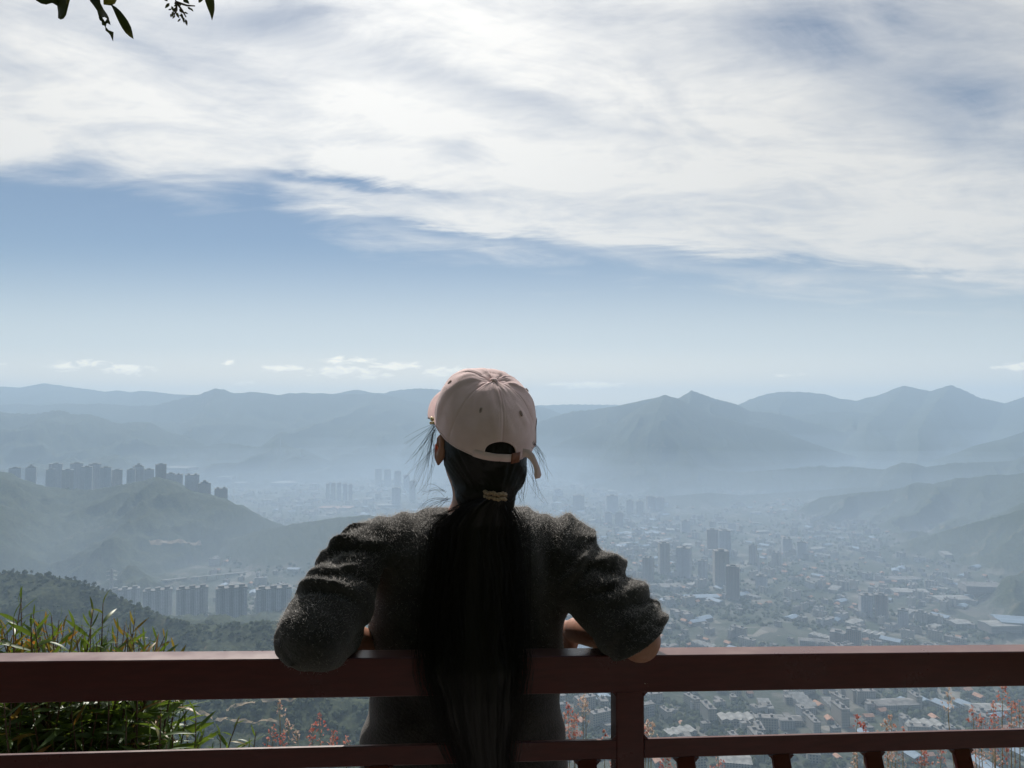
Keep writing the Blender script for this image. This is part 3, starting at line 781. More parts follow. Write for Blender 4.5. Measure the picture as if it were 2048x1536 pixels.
# slim chimney in the town
d_ = floor_pt(1517, 1142)
o_ = tag(empty('chimney', (d_[0], d_[1], FLOOR)), 'slim pale chimney standing in the valley town', 'chimney')
h_ = 36 / FPX * d_[1]
m = MB(); m.tube([(0, 0, -4), (0, 0, h_ * .5), (0, 0, h_)], [4.2, 3.4, 2.6], 14); m.build('shaft', M_FAC[2], o_, smooth=False)
m = MB(); m.tube([(0, 0, h_ - 2), (0, 0, h_ + .5)], [3.2, 3.2], 14); m.build('rim', M_ROOFC, o_)


def lattice(px, ytop, ybase, label, name, cat, wide=.16, arms=True, d=None):
    x, y, z = ground_hit(px, ybase)
    if d:
        x, y = (px - 1024) / FPX * d, d; z = float(height(np.array([x]), np.array([y]))[0])
    h = CAM_Z + tanel(ytop) * y - z
    o = tag(empty(name, (x, y, z)), label, cat)
    m = MB(); n = 7; b = h * wide; th = max(.25, h * .012)
    lv = [(b / 2 * (1 - .88 * (i / n) ** .8), h * i / n) for i in range(n + 1)]
    cr = [(-1, -1), (1, -1), (1, 1), (-1, 1)]
    for i in range(n):
        for k in range(4):
            (s0, z0), (s1, z1) = lv[i], lv[i + 1]
            a, c_ = cr[k], cr[(k + 1) % 4]
            m.bar((a[0] * s0, a[1] * s0, z0), (a[0] * s1, a[1] * s1, z1), th, th)
            m.bar((a[0] * s0, a[1] * s0, z0), (c_[0] * s1, c_[1] * s1, z1), th * .6, th * .6)
            m.bar((a[0] * s1, a[1] * s1, z1), (c_[0] * s1, c_[1] * s1, z1), th * .6, th * .6, up=(.1, .2, 1))
    m.build('mast', M_STEEL, o)
    if arms:
        for k in (.68, .8, .92):
            q = MB(); q.bar((-h * .16, 0, h * k), (h * .16, 0, h * k), th, th); q.bar((-h * .16, 0, h * k), (0, 0, h * (k + .05)), th * .6, th * .6); q.bar((h * .16, 0, h * k), (0, 0, h * (k + .05)), th * .6, th * .6)
            q.build('cross_arm', M_STEEL, o)
    else:
        q = MB(); q.tube([(0, 0, h * .98), (0, 0, h * 1.25)], [th * .6, th * .3], 5); q.build('antenna', M_STEEL, o)


M_STEEL = mat('galvanised_steel', (.30, .31, .32), .5, Metallic=.6)
lattice(231, 1137, 1172, 'lattice pylon standing behind the near left hill', 'power_pylon', 'pylon', d=1700)
lattice(562, 880, 893, 'thin radio mast on the crest of the middle left hill', 'radio_mast', 'mast', .12, False, d=4985)
x_ = (605 - 1024) / FPX * 4990
m = MB(); m.box(-9, 9, -7, 7, -12, 14); m.prism([(-10, -8), (10, -8), (10, 8), (-10, 8)], 14, 16); m.prism([(-3, -3), (3, -3), (3, 3), (-3, 3)], 16, 24)
o_ = tag(m.build('hilltop_pavilion', M_FAC[3]), 'tiny square pavilion on the crest right of the radio mast', 'pavilion')
o_.location = (x_, 4990, float(height(np.array([x_]), np.array([4990.]))[0]))

# elevated road behind the slab blocks
p0, p1 = ground_hit(330, 1166), ground_hit(503, 1152)
p0 = Vector(((330 - 1024) / FPX * 1850, 1850, CAM_Z + tanel(1161) * 1850)); p1 = Vector(((502 - 1024) / FPX * 2050, 2050, CAM_Z + tanel(1144) * 2050))
o_ = tag(empty('viaduct', tuple((p0 + p1) / 2)), 'pale elevated road behind the row of slab blocks', 'viaduct')
m = MB(); m.bar(p0 - (p0 + p1) / 2, p1 - (p0 + p1) / 2, 11, 2.6); m.build('deck', M_ROOFC, o_)
for k in range(9):
    q = p0.lerp(p1, (k + .5) / 9); g = float(height(np.array([q.x]), np.array([q.y]))[0])
    if q.z - g < 3: g = q.z - 12
    m = MB(); m.bar(Vector((q.x, q.y, g - 2)) - (p0 + p1) / 2, Vector((q.x, q.y, q.z - 1.2)) - (p0 + p1) / 2, 3, 5, up=(0, 1, 0)); m.build('pier', M_ROOFC, o_)

# ------------------------------------------------------------------ far trees
M_CROWN = mat('far_foliage', (.04, .055, .025), .9, spec=.1, fn=mottle((.022, .032, .014), (.065, .08, .035), .4, kind='World'))
M_BARK = mat('bark', (.12, .09, .065), .9, fn=mottle((.08, .06, .045), (.17, .13, .1), 12, bmp=(.5, .01)))


def clump_crown(h, seed, n=260, wide=.5, narrow=False):
    """crown of many small leafy tufts spread through an uneven volume"""
    q = np.random.default_rng(seed)
    cs = [(q.normal(0, .16) * h * wide * 2, q.normal(0, .16) * h * wide * 2, h * q.uniform(.42, .9), h * q.uniform(.14, .24)) for _ in range(7)] + [(0, 0, h * .62, h * .26)]
    V_ = []; F_ = []
    for _ in range(n):
        c_ = cs[q.integers(len(cs))]
        d = q.normal(size=3); d /= np.linalg.norm(d)
        p = np.array(c_[:3]) + d * c_[3] * q.uniform(.55, 1.05)
        s = h * q.uniform(.03, .06)
        for _k in range(2):
            a = q.normal(size=3); a /= np.linalg.norm(a); b = np.cross(a, q.normal(size=3)); b /= np.linalg.norm(b)
            o = len(V_)
            V_ += [p - a * s, p + b * s * .6, p + a * s, p - b * s * .6]; F_.append((o, o + 1, o + 2, o + 3))
    return V_, F_


TP = []
for k in range(3):
    h = 10.0
    o = empty('hillside_tree')
    V_, F_ = clump_crown(h, 40 + k, 300, .42 if k < 2 else .25)
    c_ = mesh_obj('crown', V_, F_, M_CROWN, o)
    m = MB(); m.tube([(0, 0, -1), (.1, 0, h * .3), (.15, .1, h * .75)], [.35, .25, .08], 6)
    for a in range(4): m.tube([(.1, 0, h * .32), (math.cos(a * 1.7) * h * .2, math.sin(a * 1.7) * h * .2, h * .62)], [.14, .04], 4)
    m.build('trunk', M_BARK, o); TP.append(o)
first = [True] * 3
r3 = np.random.default_rng(3)
treepx = [(16, 7), (34, 11), (62, 6), (72, 8), (88, 6), (100, 8), (115, 5), (128, 6), (141, 9), (151, 8), (158, 9), (166, 7), (178, 12), (186, 9), (197, 13), (205, 9), (214, 7), (222, 6), (236, 6), (250, 5), (266, 5), (284, 6), (300, 5), (322, 5), (-12, 8), (48, 5)]
for px, hpx in treepx:
    q = RIDGES[17]
    t = (px - 1024) / FPX; yy = np.linspace(1000, 1300, 400)
    hb = (height(t * yy, yy) - CAM_Z) / yy
    y = float(yy[int(np.argmax(hb))]) - 3; x = t * y
    z = float(height(np.array([x]), np.array([y]))[0])
    k = int(r3.integers(3))
    if first[k]: o = TP[k]; first[k] = False
    else:
        o = TP[k].copy(); C.objects.link(o)
        for ch in TP[k].children:
            c_ = ch.copy(); C.objects.link(c_); c_.parent = o
    s = hpx / FPX * y / 9.0
    o.location = (x, y, z - .6); o.rotation_euler = (0, 0, r3.uniform(0, 6)); o.scale = (s * r3.uniform(.8, 1.25), s, s)
    tag(o, 'small dark tree on the crest of the near left hill', 'tree', 'trees along the crest of the near left hill')

# woods that read as one mass: crowns over the lower slopes and between the houses
def crown_mass(n, region, seed, smin, smax, name, M, tall=1.0):
    q = np.random.default_rng(seed)
    base = []
    for k in range(4):
        vs = []; fs = []
        nu, nv = 7, 4
        for j in range(nv + 1):
            for i in range(nu):
                th = math.pi * .56 * j / nv; a = 2 * math.pi * i / nu
                r = 1 + q.uniform(-.22, .22)
                vs.append((math.sin(th) * math.cos(a) * r, math.sin(th) * math.sin(a) * r, math.cos(th) * r * .95 + q.uniform(-.08, .08)))
        for j in range(nv):
            for i in range(nu): fs.append((j * nu + i, (j + 1) * nu + i, (j + 1) * nu + (i + 1) % nu, j * nu + (i + 1) % nu))
        base.append((np.array(vs), np.array(fs)))
    x, y = region(q, n); z = height(x, y)
    V_ = []; F_ = []; off = 0
    for i in range(len(x)):
        v, f = base[q.integers(4)]
        s = q.uniform(smin, smax); a = q.uniform(0, 6.28); c_, s_ = math.cos(a), math.sin(a)
        V_.append(np.stack([x[i] + (v[:, 0] * c_ - v[:, 1] * s_) * s, y[i] + (v[:, 0] * s_ + v[:, 1] * c_) * s, z[i] + s * .25 * tall + v[:, 2] * s * tall * q.uniform(.8, 1.3)], -1)); F_.append(f + off); off += len(v)
    return tag(mesh_obj(name, np.concatenate(V_), np.concatenate(F_), M, smooth=False), kind='stuff')


def reg_left(q, n):
    px = q.uniform(-60, 1000, n * 3); d = 620 + 620 * q.random(n * 3)
    x, y = (px - 1024) / FPX * d, d
    h = height(x, y)
    ok = (h > FLOOR + 4) & (fbm(x / 60, y / 60, 3) > -.22)
    return x[ok][:n], y[ok][:n]


def reg_town(q, n):
    px = q.uniform(380, 2100, n * 4); py = 1545 - (1545 - 960) * q.random(n * 4) ** .8
    k = (FLOOR - CAM_Z) / np.array([tanel(p) for p in py])
    x, y = (px - 1024) / FPX * k, k
    ok = (height(x, y) < FLOOR + 20) & (fbm(x / 150 + 9, y / 150, 3) > -.08)
    return x[ok][:n], y[ok][:n]


crown_mass(5200, reg_left, 21, 1.8, 4.6, 'woods', M_CROWN)
crown_mass(7500, reg_town, 22, 2.4, 6.0, 'town_greenery', M_CROWN)


def reg_behind(q, n):
    x = q.uniform(-26, 26, n * 3); y = q.uniform(-26, -4.6, n * 3)
    return x[:n], y[:n]


crown_mass(420, reg_behind, 23, 1.6, 3.2, 'sky_blocking_woods', M_CROWN, 2.6)  # unseen crowns behind the camera, added to block sky light from there
# ------------------------------------------------------------------ railing
RM, RS, RY0 = .1317, -.0343, 1.38          # the rail runs along y = RY0 + RM x and sinks RS per metre to the right
RD = Vector((1, RM, RS)).normalized()
RN = Vector((-RM, 1, 0)).normalized()


def rail_pt(x, zrel, depth=0.0):
    return Vector((x, RY0 + RM * x, CAM_Z + zrel + RS * x)) + RN * depth


def red_fn(t, b):
    p = coord(t)
    n = t.noise(p, 9, 6, .65)
    st = t.node('ShaderNodeMapping'); t.l.new(p, st.inputs[0]); st.inputs['Scale'].default_value = (1.5, 40, 40)
    g = t.noise(st.outputs[0], 3, 5, .6)
    c = t.mix(t.ramp01(g, .3, .75), (.070, .006, .005, 1), (.095, .010, .008, 1))
    sc = t.noise(p, 55, 3, .7)
    chips = t.ramp01(t.m('ADD', sc, t.m('MULTIPLY', n, .35)), .955, .985)
    dust_glare = t.ramp01(n, .4, .75, 0, .22)
    geo = t.node('ShaderNodeNewGeometry')
    up = t.node('ShaderNodeSeparateXYZ'); t.l.new(geo.outputs['Normal'], up.inputs[0])
    dust_glare = t.m('ADD', dust_glare, t.ramp01(up.outputs[2], .6, .95, 0, .18))      # dust on upward faces, raised to stand in for top glare
    dust_glare = t.m('MULTIPLY', dust_glare, t.ramp01(up.outputs[2], .2, .9))
    c = t.mix(dust_glare, c, (.42, .33, .30, 1))
    t.l.new(t.mix(chips, c, (.34, .25, .21, 1)), b.inputs['Base Color'])
    t.l.new(t.ramp01(n, .3, .7, .26, .42), b.inputs['Roughness'])
    bump(t, b, t.m('ADD', g, t.m('MULTIPLY', sc, .4)), .12, .002)


M_RED = mat('red_paint', (.17, .035, .025), .35, spec=.35, fn=red_fn, **{'Coat Weight': .12, 'Coat Roughness': .18})
RT = .048
fence = tag(empty('railing', tuple(rail_pt(0, -1.5))), 'dark red painted metal railing with a shiny flat top rail', 'railing')
FO = fence.location


def fpart(name, fn):
    m = MB(); fn(m)
    m.v = [tuple(Vector(p) - FO) for p in m.v]
    return m.build(name, M_RED, fence)


ZB, ZC, ZD, ZE = -.4612, -.5321, -.6227, -.6593
fpart('top_rail', lambda m: m.bar(rail_pt(-2.2, (ZB + ZC) / 2, RT / 2), rail_pt(2.6, (ZB + ZC) / 2, RT / 2), RT, ZB - ZC, bev=.0018))
PX = [-1.42, .229, 1.88]
ground_z = .015
for x in PX:
    def post(m, x=x):
        a = rail_pt(x, ZC - .0005, RT / 2 + .001); m.bar((a.x, a.y, ground_z), (a.x, a.y, a.z), .056, RT - .005, up=tuple(RN), bev=.0025)
        for s in (-1, 1):                       # weld fillets in the corners
            for z0, sg in ((ZC - .0006, -1), (ZD + .0006, 1)):
                p = rail_pt(x + s * .0277, z0, RT / 2 if sg < 0 else .009)
                m.add([p + RN * q + u for q in ((-.019, .019) if sg < 0 else (-.004, .004)) for u in (Vector((0, 0, 0)), RD * s * .008, Vector((0, 0, sg * .008)))],
                      [(0, 1, 2), (3, 5, 4), (0, 3, 4, 1), (1, 4, 5, 2), (2, 5, 3, 0)])
    fpart('post', post)
ends = [-2.2] + PX + [2.6]
for i in range(4):
    a = ends[i] + (.0283 if i else 0); b_ = ends[i + 1] - (.0283 if i < 3 else 0)
    fpart('middle_rail', lambda m: m.bar(rail_pt(a, (ZD + ZE) / 2, .009), rail_pt(b_, (ZD + ZE) / 2, .009), .009, ZD - ZE, bev=.0015))
# slanting slats below: they lean inwards towards the bottom like the back of a bench
for k in range(-10, 10):
    x = .3395 + .1948 * k
    if min(abs(x - q) for q in PX) < .02: continue
    def slat(m, x=x):
        a = rail_pt(x, ZE - .0006, .009); b2 = rail_pt(x, ZE - .46, .009 - .155)
        m.bar(a, b2, .036, .012, up=tuple(RN), bev=.002)
        for s in (-1, 1):
            p = rail_pt(x + s * .0176, ZE - .0012, .009)
            m.add([p + RN * q + u for q in (-.005, .005) for u in (Vector((0, 0, 0)), RD * s * .009, Vector((0, 0, -.009)))],
                  [(0, 1, 2), (3, 5, 4), (0, 3, 4, 1), (1, 4, 5, 2), (2, 5, 3, 0)])
    fpart('slat', slat)
fpart('bottom_rail', lambda m: m.bar(rail_pt(-2.2, ZE - .48, .009 - .16), rail_pt(2.6, ZE - .48, .009 - .16), .05, .04, bev=.0015))
for x in PX:
    fpart('bracket', lambda m: m.bar(rail_pt(x, ZE - .48, .009 - .136), rail_pt(x, ZE - .48, .0), .05, .03, up=(1, 0, 0)))


# ------------------------------------------------------------------ leaves
def leaf_fn(c0, c1, ctip, trans=.4):
    def fn(t, b):
        at = t.node('ShaderNodeAttribute', attribute_name='tint').outputs['Fac']
        n = t.noise(posn(t), 22, 3, .6)
        c = t.mix(t.ramp01(n, .3, .7), (*c0, 1), (*c1, 1))
        c = t.mix(at, c, (*ctip, 1))
        t.l.new(c, b.inputs['Base Color'])
        out = [q for q in t.n if q.type == 'OUTPUT_MATERIAL'][0]
        tr = t.node('ShaderNodeBsdfTranslucent'); 
        tc_ = t.mix(.55, c, (.30, .42, .04, 1)); tc_ = t.mix(at, tc_, (*[min(1, q * 2.2) for q in ctip], 1))
        t.l.new(tc_, tr.inputs[0])
        mx = t.node('ShaderNodeMixShader'); mx.inputs[0].default_value = trans
        t.l.new(b.outputs[0], mx.inputs[1]); t.l.new(tr.outputs[0], mx.inputs[2]); t.l.new(mx.outputs[0], out.inputs[0])
    return fn


M_LEAF = mat('shrub_leaf', rough=.42, spec=.4, fn=leaf_fn((.032, .072, .016), (.065, .115, .024), (.28, .11, .02), .30))
M_TWIG = mat('twig', (.10, .06, .04), .8, fn=mottle((.07, .045, .03), (.15, .09, .06), 40))


def leaf_verts(p, d, n, L, wd, curl, segs=5):
    """a folded lance-shaped blade from p along d with face normal n"""
    d = d / np.linalg.norm(d); n = n - d * np.dot(n, d); n /= np.linalg.norm(n) + 1e-9; s = np.cross(d, n)
    V_ = []
    for i in range(segs + 1):
        u = i / segs
        c_ = p + d * (L * u) - n * (curl * L * u * u)
        ww = wd * (math.sin(math.pi * min(1, u * .93 + .05)) ** .8) * (1 - .25 * u)
        V_ += [c_ - s * ww + n * ww * .25, c_, c_ + s * ww + n * ww * .25]
    F_ = []
    for i in range(segs): F_ += [(i * 3, i * 3 + 1, i * 3 + 4, i * 3 + 3), (i * 3 + 1, i * 3 + 2, i * 3 + 5, i * 3 + 4)]
    return V_, F_


def shrub(name, label, root, tips, seed, leafL=.095, dense=30, young=.35, cat='shrub'):
    q = np.random.default_rng(seed)
    o = tag(empty(name, tuple(root)), label, cat)
    V_ = []; F_ = []; T_ = []; st = MB()
    for tip, red in tips:
        tip = np.array(tip) - root
        b0 = np.array((q.normal(0, .1), q.normal(0, .1), 0))
        side = np.array((tip[0] * .8 + q.normal(0, .06), tip[1] * .9 + q.normal(0, .06), tip[2] * .45))
        P = [(1 - u) ** 2 * b0 + 2 * u * (1 - u) * side + u * u * tip for u in np.linspace(0, 1, 12)]
        st.tube(P, [float(r) for r in np.linspace(.007, .0012, 12)], 5)
        ln = np.linalg.norm(tip)
        n = int(dense * q.uniform(.8, 1.2))
        for k in range(n):
            u = 1 - (k / n) * min(.92, .75 / ln + .1); u = min(u, .995)
            p = (1 - u) ** 2 * b0 + 2 * u * (1 - u) * side + u * u * tip
            ax = 2 * (1 - u) * (side - b0) + 2 * u * (tip - side); ax /= np.linalg.norm(ax)
            a = k * 2.4 + q.uniform(-.5, .5)
            e1 = np.cross(ax, (.3, .2, .9)); e1 /= np.linalg.norm(e1); e2 = np.cross(ax, e1)
            out = e1 * math.cos(a) + e2 * math.sin(a)
            open_ = .55 + .9 * min(1, (k / n) * 9)
            d = ax * (1.15 - open_ * .42) + out * open_ * .95 + np.array((0, 0, .12)); d /= np.linalg.norm(d)
            L = leafL * q.uniform(.7, 1.15) * (.4 + .6 * min(1, k / 7))
            v, f = leaf_verts(p, d, np.array((0, 0, .7)) + out * .5 + q.normal(0, .35, 3), L, L * .074 * q.uniform(.9, 1.3), q.uniform(.05, .5))
            of = len(V_); V_ += v; F_ += [tuple(i + of for i in g) for g in f]
            tv = 0.0
            if k < n * young * .7 * red: tv = q.uniform(.35, 1.0) * red
            elif q.random() < .06: tv = q.uniform(.2, .7)
            T_ += [tv] * len(v)
    lf = mesh_obj('foliage', V_, F_, M_LEAF, o, smooth=True)
    set_attr(lf.data, 'tint', T_)
    st.build('stem', M_TWIG, o, smooth=True)
    return o


def gz(x, y): return float(height(np.array([x]), np.array([y]))[0])


# the tall shrub left of the woman: shoots end at the tips seen over the rail, more fill the gap below it
q = np.random.default_rng(77)
tips = [(Wp(42, 1196, 2.1), .0), (Wp(66, 1228, 2.0), .0), (Wp(118, 1240, 2.15), .0), (Wp(14, 1262, 2.0), .8), (Wp(206, 1206, 2.05), .15), (Wp(182, 1236, 2.1), 0), (Wp(236, 1258, 2.15), .1),
        (Wp(150, 1268, 2.2), .5), (Wp(128, 1255, 2.3), .9), (Wp(264, 1268, 2.1), .5), (Wp(282, 1274, 2.2), 1), (Wp(250, 1250, 2.3), .7), (Wp(330, 1272, 2.2), 1), (Wp(312, 1292, 2.1), .8),
        (Wp(80, 1272, 2.2), 1), (Wp(62, 1280, 2.0), 1), (Wp(30, 1286, 2.3), .3), (Wp(215, 1278, 2.25), 0), (Wp(350, 1302, 2.3), .6), (Wp(-40, 1230, 2.1), .3), (Wp(-110, 1250, 2.3), .5), (Wp(180, 1290, 2.0), 0), (Wp(100, 1300, 2.1), .2)]
for tip, red in list(tips[:23]):
    for _k in range(3): tips.append((np.array(tip) + q.normal(0, 1, 3) * (.05, .05, .02) + (0, 0, -.045 - .03 * _k), red * .6))
for _ in range(42):
    px = q.uniform(-60, 335); top = np.interp(px, [-60, 60, 120, 205, 280, 335], [1225, 1222, 1235, 1222, 1262, 1282])
    tips.append((Wp(px, q.uniform(top, 1318), q.uniform(1.95, 2.4)), .8 * (q.random() < .15)))
for _ in range(105):
    px = q.uniform(-220, 372); py = q.uniform(1322, 1640)
    tips.append((Wp(px, py, q.uniform(1.85, 2.5)), .12 * (q.random() < .4)))
for px, py in [(392, 1432), (405, 1470), (396, 1500), (372, 1420), (414, 1516)]: tips.append((Wp(px, py, 2.1), 0))
root = Wp(150, 1500, 2.25); root[2] = gz(root[0], root[1]) - .02
shrub('willow_leaf_shrub', 'tall green shrub with narrow leaves and rusty young tips left of the woman', root, tips, 5, leafL=.112, dense=36)
tips = [(Wp(478, 1436, 2.2), 0), (Wp(440, 1470, 2.15), 0), (Wp(512, 1462, 2.25), 0), (Wp(536, 1486, 2.2), .2), (Wp(455, 1492, 2.1), 0), (Wp(495, 1500, 2.2), 0), (Wp(425, 1500, 2.3), 0), (Wp(550, 1510, 2.2), .6), (Wp(470, 1530, 2.1), 0), (Wp(520, 1540, 2.1), 0), (Wp(400, 1540, 2.2), 0)]
root = Wp(480, 1700, 2.25); root[2] = gz(root[0], root[1]) - .02
shrub('low_shrub', 'low green shrub with feathery sprigs between tall shrub and torso', root, tips, 6, leafL=.085, dense=34)

# ------------------------------------------------------------------ flowering grass
def seed_fn(t, b):
    at = t.node('ShaderNodeAttribute', attribute_name='tint').outputs['Fac']
    c = t.mix(at, (.50, .13, .11, 1), (.66, .55, .46, 1))
    t.l.new(c, b.inputs['Base Color'])
    out = [q for q in t.n if q.type == 'OUTPUT_MATERIAL'][0]
    tr = t.node('ShaderNodeBsdfTranslucent'); t.l.new(c, tr.inputs[0])
    mx = t.node('ShaderNodeMixShader'); mx.inputs[0].default_value = .5
    t.l.new(b.outputs[0], mx.inputs[1]); t.l.new(tr.outputs[0], mx.inputs[2]); t.l.new(mx.outputs[0], out.inputs[0])


M_SEED = mat('grass_plume', rough=.8, spec=.2, fn=seed_fn)
M_STALK = mat('grass_stalk', (.26, .22, .10), .7, fn=mottle((.2, .17, .07), (.34, .26, .14), 30))


def plume_grass(label, heads, seed, blades=16):
    """heads: (px, top row, bottom row, depth, paleness)"""
    q = np.random.default_rng(seed)
    cx = np.mean([Wp(h[0], h[2], h[3])[0] for h in heads]); cy = np.mean([h[3] for h in heads]) + .03
    root = np.array((cx, cy, gz(cx, cy) - .01))
    o = tag(empty('plume_grass', tuple(root)), label, 'grass clump', 'pink plumed grass behind the railing', 'thing')
    st = MB(); V_ = []; F_ = []; T_ = []
    for px, y0, y1, d, pale in heads:
        tip = Wp(px + q.uniform(-4, 4), y0, d) - root; low = Wp(px, y1, d) - root
        b0 = np.array((q.normal(0, .03) + low[0] * .35, q.normal(0, .03), 0))
        mid = np.array((low[0] * .9, low[1] * .9, low[2] * .6))
        P = [(1 - u) ** 2 * b0 + 2 * u * (1 - u) * mid + u * u * low for u in np.linspace(0, 1, 10)] + [low + (tip - low) * u for u in (.35, .7, 1)]
        st.tube(P, [.0011] * 10 + [.0007, .0005, .0003], 4)
        Lh = np.linalg.norm(tip - low); ax = (tip - low) / Lh
        for k in range(int(Lh / .0042) + 6):
            u = q.random() ** .9
            br = (1 - u) * Lh * .34 * q.uniform(.2, 1) + .003
            a = q.uniform(0, 6.28)
            out = np.array((math.cos(a), math.sin(a), 0))
            p0 = low + ax * (u * Lh); p = p0 + out * br + ax * br * 1.1 + np.array((0, 0, -.15 * br))
            if q.random() < .5: st.tube([p0, p], [.00035, .00025], 3, cap=False)
            for _ in range(3):
                s = q.uniform(.0022, .0048); dd = ax * .9 + q.normal(0, .6, 3); dd /= np.linalg.norm(dd); sd_ = np.cross(dd, q.normal(size=3)); sd_ /= np.linalg.norm(sd_)
                c_ = p + q.normal(0, .0018, 3); of = len(V_)
                V_ += [c_ - dd * s, c_ + sd_ * s * .5, c_ + dd * s, c_ - sd_ * s * .5]; F_.append((of, of + 1, of + 2, of + 3)); T_ += [min(1, max(0, pale + q.normal(0, .22)))] * 4
        pl = mesh_obj('plume', V_, F_, M_SEED, o); set_attr(pl.data, 'tint', T_); V_ = []; F_ = []; T_ = []
    for _ in range(blades):
        a = q.uniform(0, 6.28); L = q.uniform(.25, .62); p = np.array((q.normal(0, .04), q.normal(0, .04), 0))
        P = [p + np.array((math.cos(a), math.sin(a), 0)) * (L * .5 * u * u) + np.array((0, 0, L * (u - .35 * u * u))) for u in np.linspace(0, 1, 7)]
        st.tube(P, [.002, .0022, .002, .0016, .0012, .0008, .0003], 3)
    st.build('stalk', M_STALK, o, smooth=True)


plume_grass('pink plumed grass between the low shrub and the left side of the torso', [(640, 1428, 1500, 2.0, .15), (625, 1450, 1510, 2.05, .3), (668, 1458, 1505, 2.0, .1), (694, 1474, 1520, 1.95, .35), (560, 1402, 1440, 2.1, .85), (545, 1448, 1505, 2.05, .3), (566, 1470, 1510, 2.0, .05), (597, 1462, 1495, 2.0, .9), (578, 1440, 1500, 2.1, .75), (660, 1480, 1520, 1.9, .2)], 1)
plume_grass('pink plumed grass in the gap between torso and the railing post', [(1138, 1408, 1490, 1.95, .25), (1150, 1430, 1500, 1.9, .2), (1166, 1388, 1440, 2.0, .85), (1172, 1404, 1455, 1.95, .9), (1132, 1430, 1500, 1.9, .4), (1210, 1462, 1500, 2.0, .3), (1228, 1474, 1500, 2.0, .05), (1148, 1440, 1500, 1.9, .6)], 2)
plume_grass('single pale plumed grass close against the right side of the railing post', [(1297, 1440, 1482, 2.0, .85), (1291, 1452, 1495, 2.0, .4), (1302, 1446, 1490, 1.95, .95)], 3, 8)
plume_grass('short red plumed grass just above the middle rail, well right of the post', [(1712, 1434, 1470, 1.95, .0), (1726, 1448, 1480, 1.95, .05), (1784, 1432, 1475, 2.0, .6), (1806, 1455, 1490, 2.0, .1), (1775, 1440, 1490, 2.0, .8)], 4, 10)
plume_grass('tall plumed grass reaching highest at the right edge of the photo', [(2004, 1374, 1440, 1.95, .3), (2022, 1400, 1465, 1.95, .35), (1986, 1405, 1470, 2.0, .4), (2040, 1400, 1470, 1.9, .5), (1948, 1416, 1462, 2.0, .35), (1962, 1432, 1475, 2.0, .3), (1897, 1376, 1440, 2.05, .95), (1990, 1430, 1500, 1.9, .2), (2030, 1440, 1510, 1.9, .6), (2060, 1390, 1480, 2.0, .4)], 5)
plume_grass('low plumed grass showing only under the middle rail right of the post', [(1240, 1512, 1560, 1.9, .3), (1330, 1510, 1560, 1.9, .1), (1256, 1505, 1560, 1.9, .4), (1436, 1508, 1560, 1.9, .35), (1228, 1515, 1560, 1.9, .6), (1270, 1512, 1570, 1.9, .2), (1340, 1505, 1570, 1.9, .5)], 6)
plume_grass('thick pink plumed grass under the middle rail near the right edge', [(1842, 1482, 1545, 1.9, .1), (1880, 1496, 1545, 1.9, .35), (1790, 1490, 1545, 1.95, .7), (1775, 1500, 1560, 1.95, .8), (1710, 1505, 1560, 1.9, .9), (1960, 1486, 1560, 1.9, .7), (2015, 1480, 1550, 1.9, .25), (1985, 1496, 1560, 1.95, .8), (1850, 1500, 1560, 1.9, .4), (1930, 1500, 1560, 1.9, .7)], 7)

# ------------------------------------------------------------------ tree whose leaves hang into the top left
M_BIGLEAF = mat('tree_leaf', rough=.45, spec=.4, fn=leaf_fn((.030, .036, .012), (.05, .055, .016), (.28, .24, .03), .16))
tb = np.array((-3.1, 2.5, gz(-3.1, 2.5) - .1))
tree = tag(empty('broadleaf_tree', tuple(tb)), 'tree out of frame with dark leaves hanging into the top left corner', 'tree')
BD = 1.75
m = MB(); m.tube([(0, 0, 0), (.05, 0, 1.0), (.12, -.05, 2.2), (.2, -.1, 3.4), (.2, -.1, 5.0)], [.15, .12, .1, .07, .03], 12); m.build('trunk', M_BARK, tree, smooth=True)


def TWp(px, py, d=BD): return Wp(px, py, d) - tb


brs = MB()
br0 = [np.array((.16, -.07, 2.4)), TWp(-420, -150), TWp(-120, -130), TWp(100, -95), TWp(260, -80), TWp(440, -60)]
brs.tube(br0, [.04, .026, .017, .011, .007, .003], 7)
for a, b_ in [((100, -95), (112, -5)), ((190, -88), (214, 2)), ((180, -88), (190, -8)), ((330, -72), (352, 4)), ((400, -65), (416, -6)), ((352, 4), (372, 34)), ((352, 4), (390, 12)), ((352, 4), (348, 30))]:
    p_, q_ = TWp(*a), TWp(*b_); brs.tube([p_, (p_ + q_) / 2 + np.array((.004, 0, -.004)), q_], [.0032, .0024, .0014], 5)
brs.build('branch', M_BARK, tree, smooth=True)
LV = []; LF = []; LT = []


